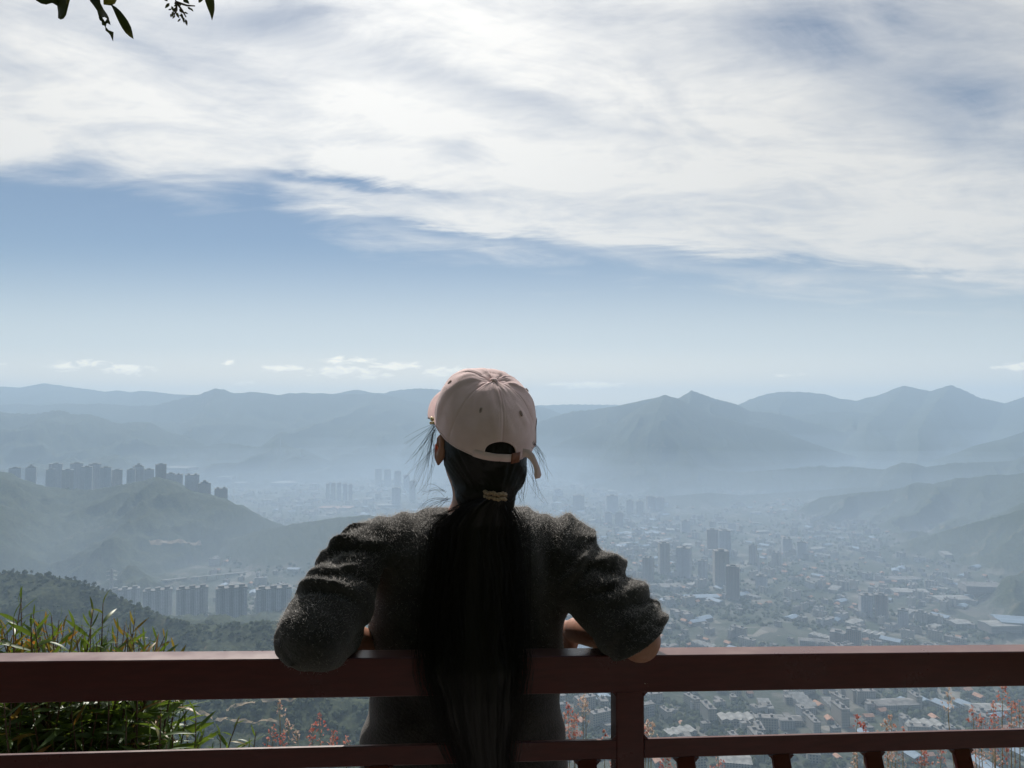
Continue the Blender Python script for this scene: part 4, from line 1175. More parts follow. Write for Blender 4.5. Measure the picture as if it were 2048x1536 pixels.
def outline_leaf(poly, tilt=0.0, bow=.10, tint=0.0, d=BD, tip_tint=0.0):
    """a leaf blade with its own outline, bowed in depth and with real thickness"""
    P = np.array(poly, dtype=float); c_ = P.mean(0)
    ln = np.ptp(P, axis=0).max()
    ring = []
    for s in (1.0, .55):
        Q = c_ + (P - c_) * s
        dep = d + tilt * (Q[:, 0] - c_[0]) / FPX * d + bow * ((np.abs(Q - c_).sum(1) / ln) ** 2) * ln / FPX * d
        ring.append([TWp(a, b_, dd) for (a, b_), dd in zip(Q, dep)])
    n = len(P); of = len(LV); th = np.array((0, .0006, 0))
    V_ = ring[0] + ring[1] + [TWp(*c_, d)]
    for sgn in (0, 1): LV.extend([v + th * sgn for v in V_])
    for sgn in (0, 1):
        o2 = of + sgn * (2 * n + 1)
        for i in range(n):
            j = (i + 1) % n
            LF.append((o2 + i, o2 + j, o2 + n + j, o2 + n + i)); LF.append((o2 + n + i, o2 + n + j, o2 + 2 * n))
    for i in range(n):
        j = (i + 1) % n; LF.append((of + i, of + 2 * n + 1 + i, of + 2 * n + 1 + j, of + j))
    ty = P[:, 1].max()
    tv = [tint + tip_tint * max(0, 1 - (ty - y) / (ln * .25)) for y in P[:, 1]] + [tint] * (n + 1)
    LT.extend(tv * 2)


outline_leaf([(68, -14), (72, 1), (82, 7), (92, 9), (103, 6), (112, 7), (115, 12), (122, 5), (120, -14)], .4)
outline_leaf([(113, -12), (114, 10), (116, 24), (116, 36), (121, 39), (127, 37), (132, 30), (135, 18), (138, 6), (140, -2), (136, -14)], -.6)
outline_leaf([(131, -12), (132, 8), (134, 9), (137, 2), (139, -12)], -.6, tint=.5, d=BD - .01)
outline_leaf([(176, -14), (180, 2), (187, 11), (194, 21), (197, 32), (199, 38), (204, 35), (209, 34), (215, 38), (218, 42), (218, 36), (214, 28), (207, 18), (201, 6), (198, -14)], .8, bow=.3)
outline_leaf([(197, 34), (199, 40), (203, 43), (204, 50), (208, 51), (211, 55), (213, 47), (218, 45), (221, 50), (220, 44), (218, 39), (215, 36), (216, 41), (212, 44), (206, 43), (202, 38), (204, 34)], .3)
outline_leaf([(210, 53), (211, 61), (217, 66), (221, 71), (226, 83), (227, 64), (217, 60), (213, 55)], .5)
outline_leaf([(206, -10), (207, 9), (214, 10), (222, 11), (230, 7), (234, -2), (234, -12)], .5, tint=.55)
outline_leaf([(220, 7), (224, 9), (232, 14), (241, 22), (249, 32), (256, 42), (262, 54), (265, 66), (267, 78), (259, 73), (251, 66), (244, 56), (238, 45), (232, 32), (226, 18)], .3, bow=.15, tip_tint=.6)
outline_leaf([(408, -14), (410, 2), (415, 16), (420, 28), (424, 41), (427, 30), (429, 20), (429, 8), (427, -14)], .5, tint=.12)
outline_leaf([(396, -10), (397, 5), (400, 5), (405, 1), (408, -10)], .2, tint=.2)
outline_leaf([(364, -10), (367, 4), (373, 6), (379, 8), (377, 2), (370, -10)], .3)
q = np.random.default_rng(15)
for px, py, L, a in [(339, 6, 14, 2.3), (343, 12, 12, 1.2), (348, 6, 13, .4), (352, 14, 12, 2.0), (346, 22, 12, 1.7), (352, 24, 14, 1.1), (358, 18, 13, .7), (362, 26, 14, 1.3), (366, 33, 14, 1.4), (371, 38, 14, 1.35), (361, 37, 9, 2.3), (375, 14, 10, .6), (381, 16, 9, .9),
                     (350, 30, 9, 2.2), (342, 27, 8, 1.6), (355, 8, 9, 2.6), (358, 30, 8, .3), (336, 2, 12, 3.6), (346, -2, 14, 5.5), (368, 24, 9, .4), (343, 18, 7, 2.9), (356, 12, 8, 5.8)]:
    dx, dy = math.cos(a), math.sin(a); sx, sy = -dy, dx; w_ = L * q.uniform(.16, .26)
    outline_leaf([(px, py), (px + dx * L * .3 + sx * w_, py + dy * L * .3 + sy * w_), (px + dx * L * .65 + sx * w_ * .8, py + dy * L * .65 + sy * w_ * .8), (px + dx * L, py + dy * L), (px + dx * L * .65 - sx * w_ * .8, py + dy * L * .65 - sy * w_ * .8), (px + dx * L * .3 - sx * w_, py + dy * L * .3 - sy * w_)],
                 q.uniform(-.8, .8), tint=q.uniform(0, .35), d=BD + q.uniform(-.015, .015))
for _ in range(70):                      # the rest of the spray, above the picture
    px = q.uniform(-700, 460); py = q.uniform(-330, -75); L = q.uniform(60, 95); a = q.uniform(.6, 2.4); dx, dy = math.cos(a), math.sin(a); sx, sy = -dy, dx; w_ = L * .16
    if py + L > -25: continue
    outline_leaf([(px, py), (px + dx * L * .3 + sx * w_, py + dy * L * .3 + sy * w_), (px + dx * L * .65 + sx * w_ * .8, py + dy * L * .65 + sy * w_ * .8), (px + dx * L, py + dy * L), (px + dx * L * .65 - sx * w_ * .8, py + dy * L * .65 - sy * w_ * .8), (px + dx * L * .3 - sx * w_, py + dy * L * .3 - sy * w_)],
                 q.uniform(-.8, .8), d=BD + q.uniform(-.3, .3))
lf = mesh_obj('leaves', LV, LF, M_BIGLEAF, tree, smooth=True)
set_attr(lf.data, 'tint', LT)

# the crown overhead, which shades the standing ground (all of it above the picture)
q = np.random.default_rng(19); V_ = []; F_ = []
hub = [(q.uniform(-3.6, 3.6), q.uniform(-4.2, 2.7)) for _ in range(70)]
tries = 0
while len(F_) < 7000 and tries < 200000:
    tries += 1
    hx, hy = hub[q.integers(70)]
    x, y = hx + q.normal(0, .38), hy + q.normal(0, .38); z = 3.0 + .3 * abs(x) * 0 + q.uniform(.2, 2.2)
    if y > 0 and z < CAM_Z + .74 * y + .25: continue
    if y > -.35 + .96 * z: continue
    p = np.array((x, y, z)) - tb
    a = q.normal(size=3); a[2] = a[2] * .6 - .3; a /= np.linalg.norm(a)
    v, f = leaf_verts(p, a, np.array((0, 0, 1.)) + q.normal(0, .35, 3), q.uniform(.11, .19), q.uniform(.028, .045), q.uniform(.05, .35), 2)
    of = len(V_); V_ += v; F_ += [tuple(i + of for i in g) for g in f]
cr = mesh_obj('crown', V_, F_, M_BIGLEAF, tree); set_attr(cr.data, 'tint', np.zeros(len(V_)))
m = MB()
for tx, ty, tz in [(-1.4, .6, 3.9), (.6, -.8, 4.3), (2.2, .4, 4.5), (-1.2, -2.6, 4.2), (1.4, -3.0, 4.6), (-.4, 1.9, 4.1)]:
    e = np.array((tx, ty, tz)) - tb; s0 = np.array((.18, -.09, 2.9)); m.tube([s0, (s0 + e) / 2 + np.array((0, 0, .35)), e], [.06, .035, .012], 7)
m.build('branch', M_BARK, tree, smooth=True)
# ------------------------------------------------------------------ implicit surfaces -> meshes
class Field:
    def __init__(s, lo, hi, h):
        s.lo = np.array(lo, float); s.h = h
        s.n = np.ceil((np.array(hi) - s.lo) / h).astype(int) + 1
        s.f = np.full(tuple(s.n), .25, dtype=np.float32)
    def win(s, lo, hi):
        a = np.clip(np.floor((np.array(lo) - s.lo) / s.h).astype(int), 0, s.n - 1); b = np.clip(np.ceil((np.array(hi) - s.lo) / s.h).astype(int) + 1, 1, s.n)
        sl = tuple(slice(i, j) for i, j in zip(a, b))
        ax = [s.lo[k] + s.h * np.arange(a[k], b[k]) for k in range(3)]
        return sl, np.meshgrid(*ax, indexing='ij')
    def union(s, lo, hi, fn, k=.02, pad=.03):
        sl, g = s.win(np.array(lo) - pad - k, np.array(hi) + pad + k)
        d = fn(*g); a = s.f[sl]
        if k > 0:
            hh = np.clip(.5 + .5 * (a - d) / k, 0, 1)
            s.f[sl] = a * (1 - hh) + d * hh - k * hh * (1 - hh)
        else: s.f[sl] = np.minimum(a, d)
    def cut(s, lo, hi, fn, k=0.0, pad=.02):
        sl, g = s.win(np.array(lo) - pad, np.array(hi) + pad)
        d = -fn(*g); a = s.f[sl]
        if k > 0:
            hh = np.clip(.5 - .5 * (a - d) / k, 0, 1)
            s.f[sl] = a * (1 - hh) + d * hh + k * hh * (1 - hh)
        else: s.f[sl] = np.maximum(a, d)
    def capsule(s, p, q, r0, r1=None, k=.02):
        p = np.array(p, float); q = np.array(q, float); r1 = r0 if r1 is None else r1; r = max(r0, r1)
        ab = q - p; L2 = ab @ ab
        def fn(x, y, z):
            t = np.clip(((x - p[0]) * ab[0] + (y - p[1]) * ab[1] + (z - p[2]) * ab[2]) / L2, 0, 1)
            return np.sqrt((x - p[0] - ab[0] * t) ** 2 + (y - p[1] - ab[1] * t) ** 2 + (z - p[2] - ab[2] * t) ** 2) - (r0 + (r1 - r0) * t)
        s.union(np.minimum(p, q) - r, np.maximum(p, q) + r, fn, k)
    def ell_fn(s, c, r, M=None):
        c = np.array(c, float); M = np.eye(3) if M is None else M
        def fn(x, y, z):
            dx, dy, dz = x - c[0], y - c[1], z - c[2]
            l = [(M[0, i] * dx + M[1, i] * dy + M[2, i] * dz) / r[i] for i in range(3)]
            n0 = np.sqrt(l[0] ** 2 + l[1] ** 2 + l[2] ** 2) + 1e-9
            n1 = np.sqrt((l[0] / r[0]) ** 2 + (l[1] / r[1]) ** 2 + (l[2] / r[2]) ** 2) + 1e-9
            return n0 * (n0 - 1) / n1
        return fn
    def ell(s, c, r, M=None, k=.02, cut=False):
        R_ = max(r); c = np.array(c, float)
        (s.cut if cut else s.union)(c - R_, c + R_, s.ell_fn(c, r, M), k)
    def mesh(s):
        f = s.f; sg = f < 0
        nx, ny, nz = f.shape
        cnt = np.zeros((nx - 1, ny - 1, nz - 1), dtype=np.int8)
        for i in (0, 1):
            for j in (0, 1):
                for k in (0, 1): cnt += sg[i:nx - 1 + i, j:ny - 1 + j, k:nz - 1 + k]
        act = np.argwhere((cnt > 0) & (cnt < 8))
        idx = np.full(cnt.shape, -1, dtype=np.int64); idx[tuple(act.T)] = np.arange(len(act))
        acc = np.zeros((len(act), 3)); num = np.zeros(len(act))
        cs = [(i, j, k) for i in (0, 1) for j in (0, 1) for k in (0, 1)]
        for a in range(8):
            for b in range(a + 1, 8):
                if sum(abs(cs[a][m] - cs[b][m]) for m in range(3)) != 1: continue
                A = act + cs[a]; B_ = act + cs[b]
                fa = f[tuple(A.T)]; fb = f[tuple(B_.T)]
                m = (fa < 0) != (fb < 0)
                t = np.where(m, fa / np.where(m, fa - fb, 1), 0)
                acc += np.where(m[:, None], A + (B_ - A) * t[:, None], 0); num += m
        V_ = s.lo + s.h * acc / num[:, None]
        F_ = []
        for ax in range(3):
            o1, o2 = [(1, 2), (2, 0), (0, 1)][ax]
            d = [0, 0, 0]; d[ax] = 1
            sl0 = tuple(slice(0, n - 1) if m == ax else slice(1, n - 1) for m, n in enumerate(f.shape))
            sl1 = tuple(slice(1, n) if m == ax else slice(1, n - 1) for m, n in enumerate(f.shape))
            cr = np.argwhere(sg[sl0] != sg[sl1])
            base = cr + [0 if m == ax else 1 for m in range(3)]
            flip = sg[tuple(base.T)]
            e1 = np.zeros(3, int); e1[o1] = 1; e2 = np.zeros(3, int); e2[o2] = 1
            c0 = idx[tuple((base - e1 - e2).T)]; c1 = idx[tuple((base - e2).T)]; c2 = idx[tuple(base.T)]; c3 = idx[tuple((base - e1).T)]
            qd = np.stack([c0, c1, c2, c3], -1)
            F_.append(np.where(flip[:, None], qd, qd[:, ::-1]))
        return V_, np.concatenate(F_)


def smooth_mesh(V_, F_, it=2, lam=.5):
    for _ in range(it):
        acc = np.zeros_like(V_); n = np.zeros(len(V_))
        for k in range(4):
            a = F_[:, k]; b = F_[:, (k + 1) % 4]
            np.add.at(acc, a, V_[b]); np.add.at(n, a, 1)
            np.add.at(acc, b, V_[a]); np.add.at(n, b, 1)
        V_ = V_ * (1 - lam) + lam * acc / np.maximum(n, 1)[:, None]
    return V_


def vert_normals(V_, F_):
    fn = np.cross(V_[F_[:, 2]] - V_[F_[:, 0]], V_[F_[:, 3]] - V_[F_[:, 1]])
    n = np.zeros_like(V_)
    for k in range(4): np.add.at(n, F_[:, k], fn)
    return n / (np.linalg.norm(n, axis=1)[:, None] + 1e-12)


# ------------------------------------------------------------------ the woman
# joints, placed from the photograph
LS, LE, LW, LH = Wp(748, 1102, 1.49), Wp(632, 1268, 1.315), Wp(752, 1292, 1.53), Wp(800, 1296, 1.64)
RSh, REl, RWr, RH = Wp(1128, 1106, 1.53), Wp(1274, 1274, 1.405), Wp(1152, 1260, 1.60), Wp(1090, 1285, 1.68)
NECK = Wp(950, 1000, 1.475); HC = Wp(966, 880, 1.468)
HIP = Wp(930, 1620, 1.60); FEETZ = .02
TILT = math.atan(RM)
ct, st_ = math.cos(TILT), math.sin(TILT)
person = tag(empty('person', (float(HIP[0]), float(HIP[1]), FEETZ)), 'woman in grey sweater and pale cap leaning back on the red railing', 'person')
PO = np.array(person.location)


def rail_box(x, y, z):
    """signed distance to the top rail"""
    yy = ((y - RY0 - RM * x) / math.sqrt(1 + RM * RM)) - RT / 2
    zz = z - (CAM_Z + (ZB + ZC) / 2 + RS * x)
    return np.maximum(np.abs(yy) - RT / 2, np.abs(zz) - (ZB - ZC) / 2) - .0012


def pobj(name, V_, F_, M, smooth=True, parent=None):
    o = mesh_obj(name, np.asarray(V_) - PO, F_, M, parent or person, smooth)
    return o


# head frame: turned to her left, chin a little up
def frame(yaw, pitch, roll=0.0):
    f = np.array((-math.sin(yaw) * math.cos(pitch), math.cos(yaw) * math.cos(pitch), math.sin(pitch)))
    r = np.array((math.cos(yaw), math.sin(yaw), 0.0)); u = np.cross(r, f)
    r2_ = r * math.cos(roll) - u * math.sin(roll); u2 = np.cross(r2_, f)
    return np.stack([r2_, f, u2], 1)


HM = frame(R(20), R(13), R(2))


def hp(x, y, z): return HC + HM @ np.array((x, y, z))


BF = Field((-.52, 1.18, -.02), (.40, 1.98, 1.70), .0042)
b = BF
# skull, jaw, face
b.ell(HC, (.079, .097, .098), HM, .01)
b.ell(hp(0, .030, -.066), (.060, .062, .060), HM, .03)
b.ell(hp(0, .062, -.098), (.026, .024, .020), HM, .02)
b.ell(hp(0, .070, .03), (.055, .028, .035), HM, .03)
for sx in (-1, 1):
    b.ell(hp(.036 * sx, .072, -.035), (.024, .022, .022), HM, .02)
    b.ell(hp(.031 * sx, .098, .004), (.015, .012, .010), HM, .008, cut=True)
    b.ell(hp(.031 * sx, .086, .003), (.0125, .0125, .0115), HM, .002)
    b.capsule(hp(.014 * sx, .099, .021), hp(.045 * sx, .088, .022), .006, .004, .012)
    b.ell(hp(.010 * sx, .104, -.034), (.008, .008, .007), HM, .006)
    # ear: rim, bowl, lobe
    EM = HM @ np.array([[math.cos(sx * .35), math.sin(sx * .35), 0], [-math.sin(sx * .35), math.cos(sx * .35), 0], [0, 0, 1]])
    b.ell(hp(.091 * sx, -.008, -.018), (.007, .019, .031), EM, .006)
    b.ell(hp(.098 * sx, -.002, -.014), (.006, .010, .018), EM, .003, cut=True)
    b.ell(hp(.088 * sx, .002, -.046), (.005, .008, .010), HM, .006)
b.capsule(hp(0, .094, .010), hp(0, .112, -.030), .0075, .0095, .012)
b.ell(hp(0, .094, -.060), (.020, .010, .0055), HM, .006)
b.ell(hp(0, .092, -.069), (.017, .010, .006), HM, .006)
# neck and trunk (under the sweater)
b.capsule(Wp(950, 1050, 1.50), hp(0, -.022, -.05), .056, .050, .025)
b.capsule(Wp(945, 1120, 1.53), Wp(933, 1440, 1.585), .105, .11, .05)
b.capsule(LS + (.02, 0, 0), RSh - (.02, 0, 0), .050, .050, .04)
b.capsule(HIP + (-.07, 0, .06), HIP + (.07, 0, .06), .115, .115, .05)
# legs and feet
for sx in (-1, 1):
    hpj = HIP + np.array((.085 * sx, .01, .02)); kn = HIP + np.array((.09 * sx, .07, -.38)); an = np.array((HIP[0] + .095 * sx, HIP[1] + .10, FEETZ + .075))
    b.capsule(hpj, kn, .085, .056, .04); b.capsule(kn, an, .054, .036, .02)
    b.ell((kn[0], kn[1] - .01, kn[2] - .12), (.05, .055, .10), None, .03)
    b.capsule(an + (0, -.03, -.035), an + (.012 * sx, .13, -.045), .035, .026, .03)
# arms
for S_, E_, W_ in ((LS, LE, LW), (RSh, REl, RWr)):
    b.capsule(S_, E_, .040, .038, .03)
    m_ = E_ + (W_ - E_) * .3
    b.capsule(E_, m_, .040, .039, .012); b.capsule(m_, W_, .038, .027, .012)
b.ell(REl + np.array((.004, -.010, -.004)), (.038, .036, .040), None, .012)


def hand(W_, dirv, nrm, thumb_side):
    """a palm with four curled fingers of unequal length and a thumb that leaves its side"""
    d = dirv / np.linalg.norm(dirv); n = nrm - d * (nrm @ d); n /= np.linalg.norm(n); s = np.cross(d, n)
    M_ = np.stack([s, d, n], 1)
    b.ell(W_ + d * .050, (.038, .050, .0145), M_, .014)
    for i, (off, L) in enumerate([(-.029, .062), (-.0098, .074), (.0098, .070), (.028, .056)]):
        p = W_ + d * (.086 - .006 * abs(i - 1.3)) + s * off; a = d.copy(); dn = n
        for j, (fr, r) in enumerate([(.45, .0088), (.31, .0080), (.24, .0070)]):
            ang = R([16, 34, 28][j] + 4 * i)
            c2 = np.cross(s, a); c2 = c2 * np.sign(c2 @ n) if abs(c2 @ n) > 1e-6 else c2; a = a * math.cos(ang) + c2 * math.sin(ang)
            qn = p + a * L * fr; b.capsule(p, qn, r, r * .92, .004); p = qn
    sg = -1 if thumb_side < 0 else 1
    p = W_ + d * .022 + s * .026 * sg
    a = d * .62 + s * sg * .72 + n * .28; a /= np.linalg.norm(a)
    q1_ = p + a * .036; a2 = d * .86 + s * sg * .38 + n * .35; a2 /= np.linalg.norm(a2); q2_ = q1_ + a2 * .028
    b.capsule(p, q1_, .0125, .0098, .010); b.capsule(q1_, q2_, .0098, .0080, .003)


hand(LW + (LW - LE) / np.linalg.norm(LW - LE) * .01, LH - LW + np.array((.03, 0, 0)), np.array((.75, -.6, -.15)), 1)
hand(RWr + (RWr - REl) / np.linalg.norm(RWr - REl) * .01, RH - RWr, np.array((-.6, -.75, -.1)), -1)
b.cut((-.5, 1.25, 1.0), (.4, 1.5, 1.2), rail_box)
V_, F_ = BF.mesh(); V_ = smooth_mesh(V_, F_, 2, .4)


def skin_fn(t, bb):
    p = posn(t); n = t.noise(p, 60, 4, .6)
    t.l.new(t.mix(t.ramp01(n, .3, .7), (.36, .175, .115, 1), (.43, .22, .15, 1)), bb.inputs['Base Color'])
    bump(t, bb, t.noise(p, 900, 2, .5), .12, .0006)


M_SKIN = mat('skin', (.5, .28, .2), .5, spec=.4, fn=skin_fn, **{'Subsurface Weight': .25, 'Subsurface Radius': (.012, .005, .003), 'Subsurface Scale': 1.0})
pobj('body', V_, F_, M_SKIN)

# ---- sweater
SF = Field((-.56, 1.18, .66), (.42, 1.82, 1.42), .0040)
s_ = SF
# level: centre column, half width (pixels), depth of centre (m), half depth (m)
TL = [(1640, 928, 208, 1.60, .150), (1560, 928, 206, 1.585, .146), (1490, 929, 201, 1.575, .140), (1400, 931, 196, 1.562, .136), (1310, 937, 187, 1.545, .130), (1240, 941, 188, 1.53, .128), (1150, 944, 192, 1.515, .122), (1090, 946, 178, 1.503, .104), (1050, 948, 135, 1.497, .078), (1026, 949, 92, 1.494, .062)]
zl = np.array([Wp(1024, a[0], a[3])[2] for a in TL]); cxl = np.array([Wp(a[1], a[0], a[3])[0] for a in TL]); cyl = np.array([Wp(1024, a[0], a[3])[1] for a in TL])
hwl = np.array([a[2] / FPX * a[3] for a in TL]); hdl = np.array([a[4] for a in TL])


def torso(x, y, z):
    cx = np.interp(z, zl, cxl); cy = np.interp(z, zl, cyl); hw = np.interp(z, zl, hwl); hd = np.interp(z, zl, hdl)
    dx, dy = x - cx, y - cy - RM * (x - cx) * 0
    lx = dx * ct + dy * st_; ly = -dx * st_ + dy * ct
    th = np.arctan2(ly, lx)
    # hanging folds: from the shoulders down the back, and slack above the rail
    up = np.clip((z - 1.02) / .25, 0, 1)
    f1 = vnoise(x * 26 + 3.1, y * 9 + z * 3.0) * .0065 * up + vnoise(x * 11 + z * 6, z * 13 + y * 5 + 7) * .007 + vnoise(x * 5 + 40, z * 34 + x * 11) * .004 * np.clip(1 - np.abs(z - 1.10) / .16, 0, 1)
    hem = .006 * np.exp(-((z - .745) / .018) ** 2) - .004 * np.exp(-((z - .775) / .012) ** 2)
    pw = 2.35
    n0 = (np.abs(lx / hw) ** pw + np.abs(ly / hd) ** pw) ** (1 / pw)
    d = (n0 - 1) * np.minimum(hw, hd) * .95
    d = d - f1 - hem
    d = np.maximum(d, .715 - z); d = np.maximum(d, z - zl[-1] - .004)
    return d


s_.union((-.34, 1.3, .70), (.16, 1.8, 1.36), torso, .012)


def shoulder(p, q, r0, r1, ridges):
    p, q = np.array(p), np.array(q); ab = q - p; L = np.linalg.norm(ab); ax = ab / L
    def fn(x, y, z):
        dx, dy, dz = x - p[0], y - p[1], z - p[2]
        s = dx * ax[0] + dy * ax[1] + dz * ax[2]; t = np.clip(s / L, 0, 1)
        rr = np.sqrt((dx - ax[0] * t * L) ** 2 + (dy - ax[1] * t * L) ** 2 + (dz - ax[2] * t * L) ** 2)
        rad_ = r0 + (r1 - r0) * t
        for s0, amp, wd in ridges: rad_ = rad_ + amp * np.exp(-((s - s0 - .25 * (y - p[1])) / wd) ** 2)
        rad_ = rad_ + .004 * vnoise(x * 22 + 5, y * 22 + z * 9)
        return rr - rad_
    r = max(r0, r1) + .025
    s_.union(np.minimum(p, q) - r, np.maximum(p, q) + r, fn, .030)


def sleeve(P, cuff_n, rads, folds, seed, tail=None, k=.022):
    """a bunched sleeve round the polyline P (list of points); folds: (s along in metres, height, width, slant, start angle)"""
    P = [np.array(p) for p in P]
    seg = [np.linalg.norm(P[i + 1] - P[i]) for i in range(len(P) - 1)]; cum = np.concatenate([[0], np.cumsum(seg)])
    ref = np.array((0, -1.0, 0))
    def fn(x, y, z):
        best = None
        for i in range(len(P) - 1):
            ax = (P[i + 1] - P[i]) / seg[i]
            dx, dy, dz = x - P[i][0], y - P[i][1], z - P[i][2]
            s = dx * ax[0] + dy * ax[1] + dz * ax[2]
            t = np.clip(s, 0, seg[i])
            ex, ey, ez = dx - ax[0] * t, dy - ax[1] * t, dz - ax[2] * t
            rr = np.sqrt(ex * ex + ey * ey + ez * ez)
            n1 = ref - ax * (ref @ ax); n1 /= np.linalg.norm(n1); n2 = np.cross(ax, n1)
            a = np.arctan2(ex * n2[0] + ey * n2[1] + ez * n2[2], ex * n1[0] + ey * n1[1] + ez * n1[2])
            cur = (rr, cum[i] + (s if len(P) == 2 else t), a)
            if best is None: best = cur
            else:
                m = cur[0] < best[0]; best = tuple(np.where(m, c, o) for c, o in zip(cur, best))
        rr, s, a = best
        rad_ = np.interp(s, [q[0] for q in rads], [q[1] for q in rads])
        w_ = .5 + .5 * vnoise(s * 30 + seed, a * 1.3)
        for s0, amp, wd, sl, a0 in folds:
            ca, sa = np.cos(a - a0), np.sin(a - a0)
            sc = s0 + sl * (ca - 1) + .35 * sl * sa + .012 * vnoise(np.cos(a) * 1.7 + s0 * 90, np.sin(a) * 1.7 + seed)
            dlt = (s - sc) / wd
            dlt = np.where(dlt > 0, dlt * 1.5, dlt)              # steeper on the lower side, like a fold lying over
            prof = np.exp(-dlt ** 2) - .5 * np.exp(-((dlt - 1.7) / .8) ** 2)
            rad_ = rad_ + amp * prof * np.clip(.30 + .75 * ca + .5 * (w_ - .5), 0, 1.15)
        rad_ = rad_ + .0045 * vnoise(x * 19 + seed, y * 24 + z * 11) + .0016 * vnoise(x * 70 + seed, y * 60 + z * 64)
        d = (rr - rad_) * .85
        if cuff_n is not None: d = np.maximum(d, (x - cuff_n[0][0]) * cuff_n[1][0] + (y - cuff_n[0][1]) * cuff_n[1][1] + (z - cuff_n[0][2]) * cuff_n[1][2])
        return d
    r = max(q[1] for q in rads) + .03
    s_.union(np.min(P, 0) - r, np.max(P, 0) + r, fn, k)


shoulder(Wp(885, 1078, 1.50), Wp(742, 1098, 1.488), .056, .060, [(.03, .005, .016), (.075, .008, .014), (.125, .006, .014)])
shoulder(Wp(1010, 1078, 1.51), Wp(1132, 1100, 1.528), .056, .064, [(.035, .006, .014), (.075, .008, .013), (.118, .013, .015)])
px_m = 1.40 / FPX                          # metres per pixel along the arms
UP = math.pi / 2
sleeve([LS, LE, LE + (LW - LE) * .24], (LE + (LW - LE) * .28, (LW - LE) / np.linalg.norm(LW - LE)), [(0, .058), (.08, .065), (.14, .068), (.19, .070), (.23, .067), (.275, .063), (.31, .054), (.34, .045)],
       [(.020, .022, .021, .060, UP), (.090, .019, .022, .045, UP + .3), (.138, .014, .015, .022, UP), (.166, .015, .013, .012, UP - .3), (.060, .012, .014, .06, UP - 1.2), (.118, .010, .012, .05, UP + 1.5), (.215, .005, .020, .03, UP + 1.0), (.045, .010, .012, .05, UP + 1.4)], 3)
ax_r = (REl - RSh) / np.linalg.norm(REl - RSh)
cn = ax_r * .80 + np.array((.18, .35, -.42)); cn /= np.linalg.norm(cn)
sleeve([RSh, REl + ax_r * .03], (REl + np.array((.0, 0, .006)) + ax_r * .012, cn), [(0, .058), (.08, .066), (.14, .070), (.20, .071), (.26, .064), (.31, .056)],
       [(.024, .011, .018, .055, -UP), (.094, .018, .025, .075, -UP - .25), (.128, .007, .013, .060, -UP + .5), (.176, .015, .021, .050, -UP + .1), (.205, .006, .010, .035, -UP - .7), (.243, .008, .012, .012, -UP), (.065, .012, .013, .06, -UP + 1.3), (.155, .011, .011, .05, -UP - 1.2), (.115, .010, .012, .06, -UP - 1.7), (.225, .006, .012, .02, -UP + 1.3)], 8)
s_.cut((-.2, 1.4, 1.3), (.05, 1.6, 1.45), s_.ell_fn(Wp(951, 1012, 1.49), (.060, .060, .045)), .006)
s_.cut((-.5, 1.25, 1.0), (.4, 1.5, 1.2), rail_box, 0)
SV, SFc = SF.mesh(); SV = smooth_mesh(SV, SFc, 3, .5)


def knit_fn(t, bb):
    p = coord(t)
    n = t.noise(p, 18, 5, .6); f = t.m('ADD', t.m('MULTIPLY', t.noise(p, 420, 3, .7), .6), t.m('MULTIPLY', t.noise(p, 170, 2, .6), .4))
    t.l.new(t.mix(t.ramp01(t.m('ADD', t.m('MULTIPLY', n, .4), t.m('MULTIPLY', f, .6)), .35, .65), (.017, .0165, .0165, 1), (.058, .056, .055, 1)), bb.inputs['Base Color'])
    wv = t.node('ShaderNodeTexWave', wave_type='BANDS', bands_direction='DIAGONAL')
    t.l.new(p, wv.inputs['Vector']); wv.inputs['Scale'].default_value = 62; wv.inputs['Distortion'].default_value = 9.0; wv.inputs['Detail'].default_value = 2
    h = t.m('ADD', t.m('MULTIPLY', wv.outputs['Fac'], .18), f)
    bump(t, bb, h, .8, .0025)


M_KNIT = mat('grey_wool', (.05, .05, .05), .95, spec=.12, fn=knit_fn, **{'Sheen Weight': .35, 'Sheen Roughness': .5, 'Sheen Tint': (.75, .72, .7, 1)})
# short pale fuzz standing off the wool, massed where tops should look sunlit
fr = np.random.default_rng(31)
SN = vert_normals(SV, SFc)
pick = np.where((SV[:, 2] > 1.02))[0]
wt = .06 + np.clip(SN[pick, 2], 0, 1) ** .8 * 1.0 + .35 * np.clip(SN[pick, 1], 0, 1); pick = fr.choice(pick, 40000, p=wt / wt.sum())
P0 = SV[pick] + fr.normal(0, .0016, (len(pick), 3)); N0 = SN[pick] + fr.normal(0, .55, (len(pick), 3)); N0 /= np.linalg.norm(N0, axis=1)[:, None]
Ls = fr.uniform(.0025, .0085, len(pick)) * (1 + (fr.random(len(pick)) < .04) * 1.2)
S0 = np.cross(N0, fr.normal(size=N0.shape)); S0 /= np.linalg.norm(S0, axis=1)[:, None]
w0 = .00020
mid = P0 + N0 * (Ls * .55)[:, None]; tip = mid + (N0 + S0 * .7) * (Ls * .4)[:, None]
FV = np.stack([P0 - S0 * w0, P0 + S0 * w0, mid + S0 * w0 * .8, mid - S0 * w0 * .8, tip], 1).reshape(-1, 3)
ff = np.arange(len(pick))[:, None] * 5
sweater = pobj('sweater', SV, SFc, M_KNIT)


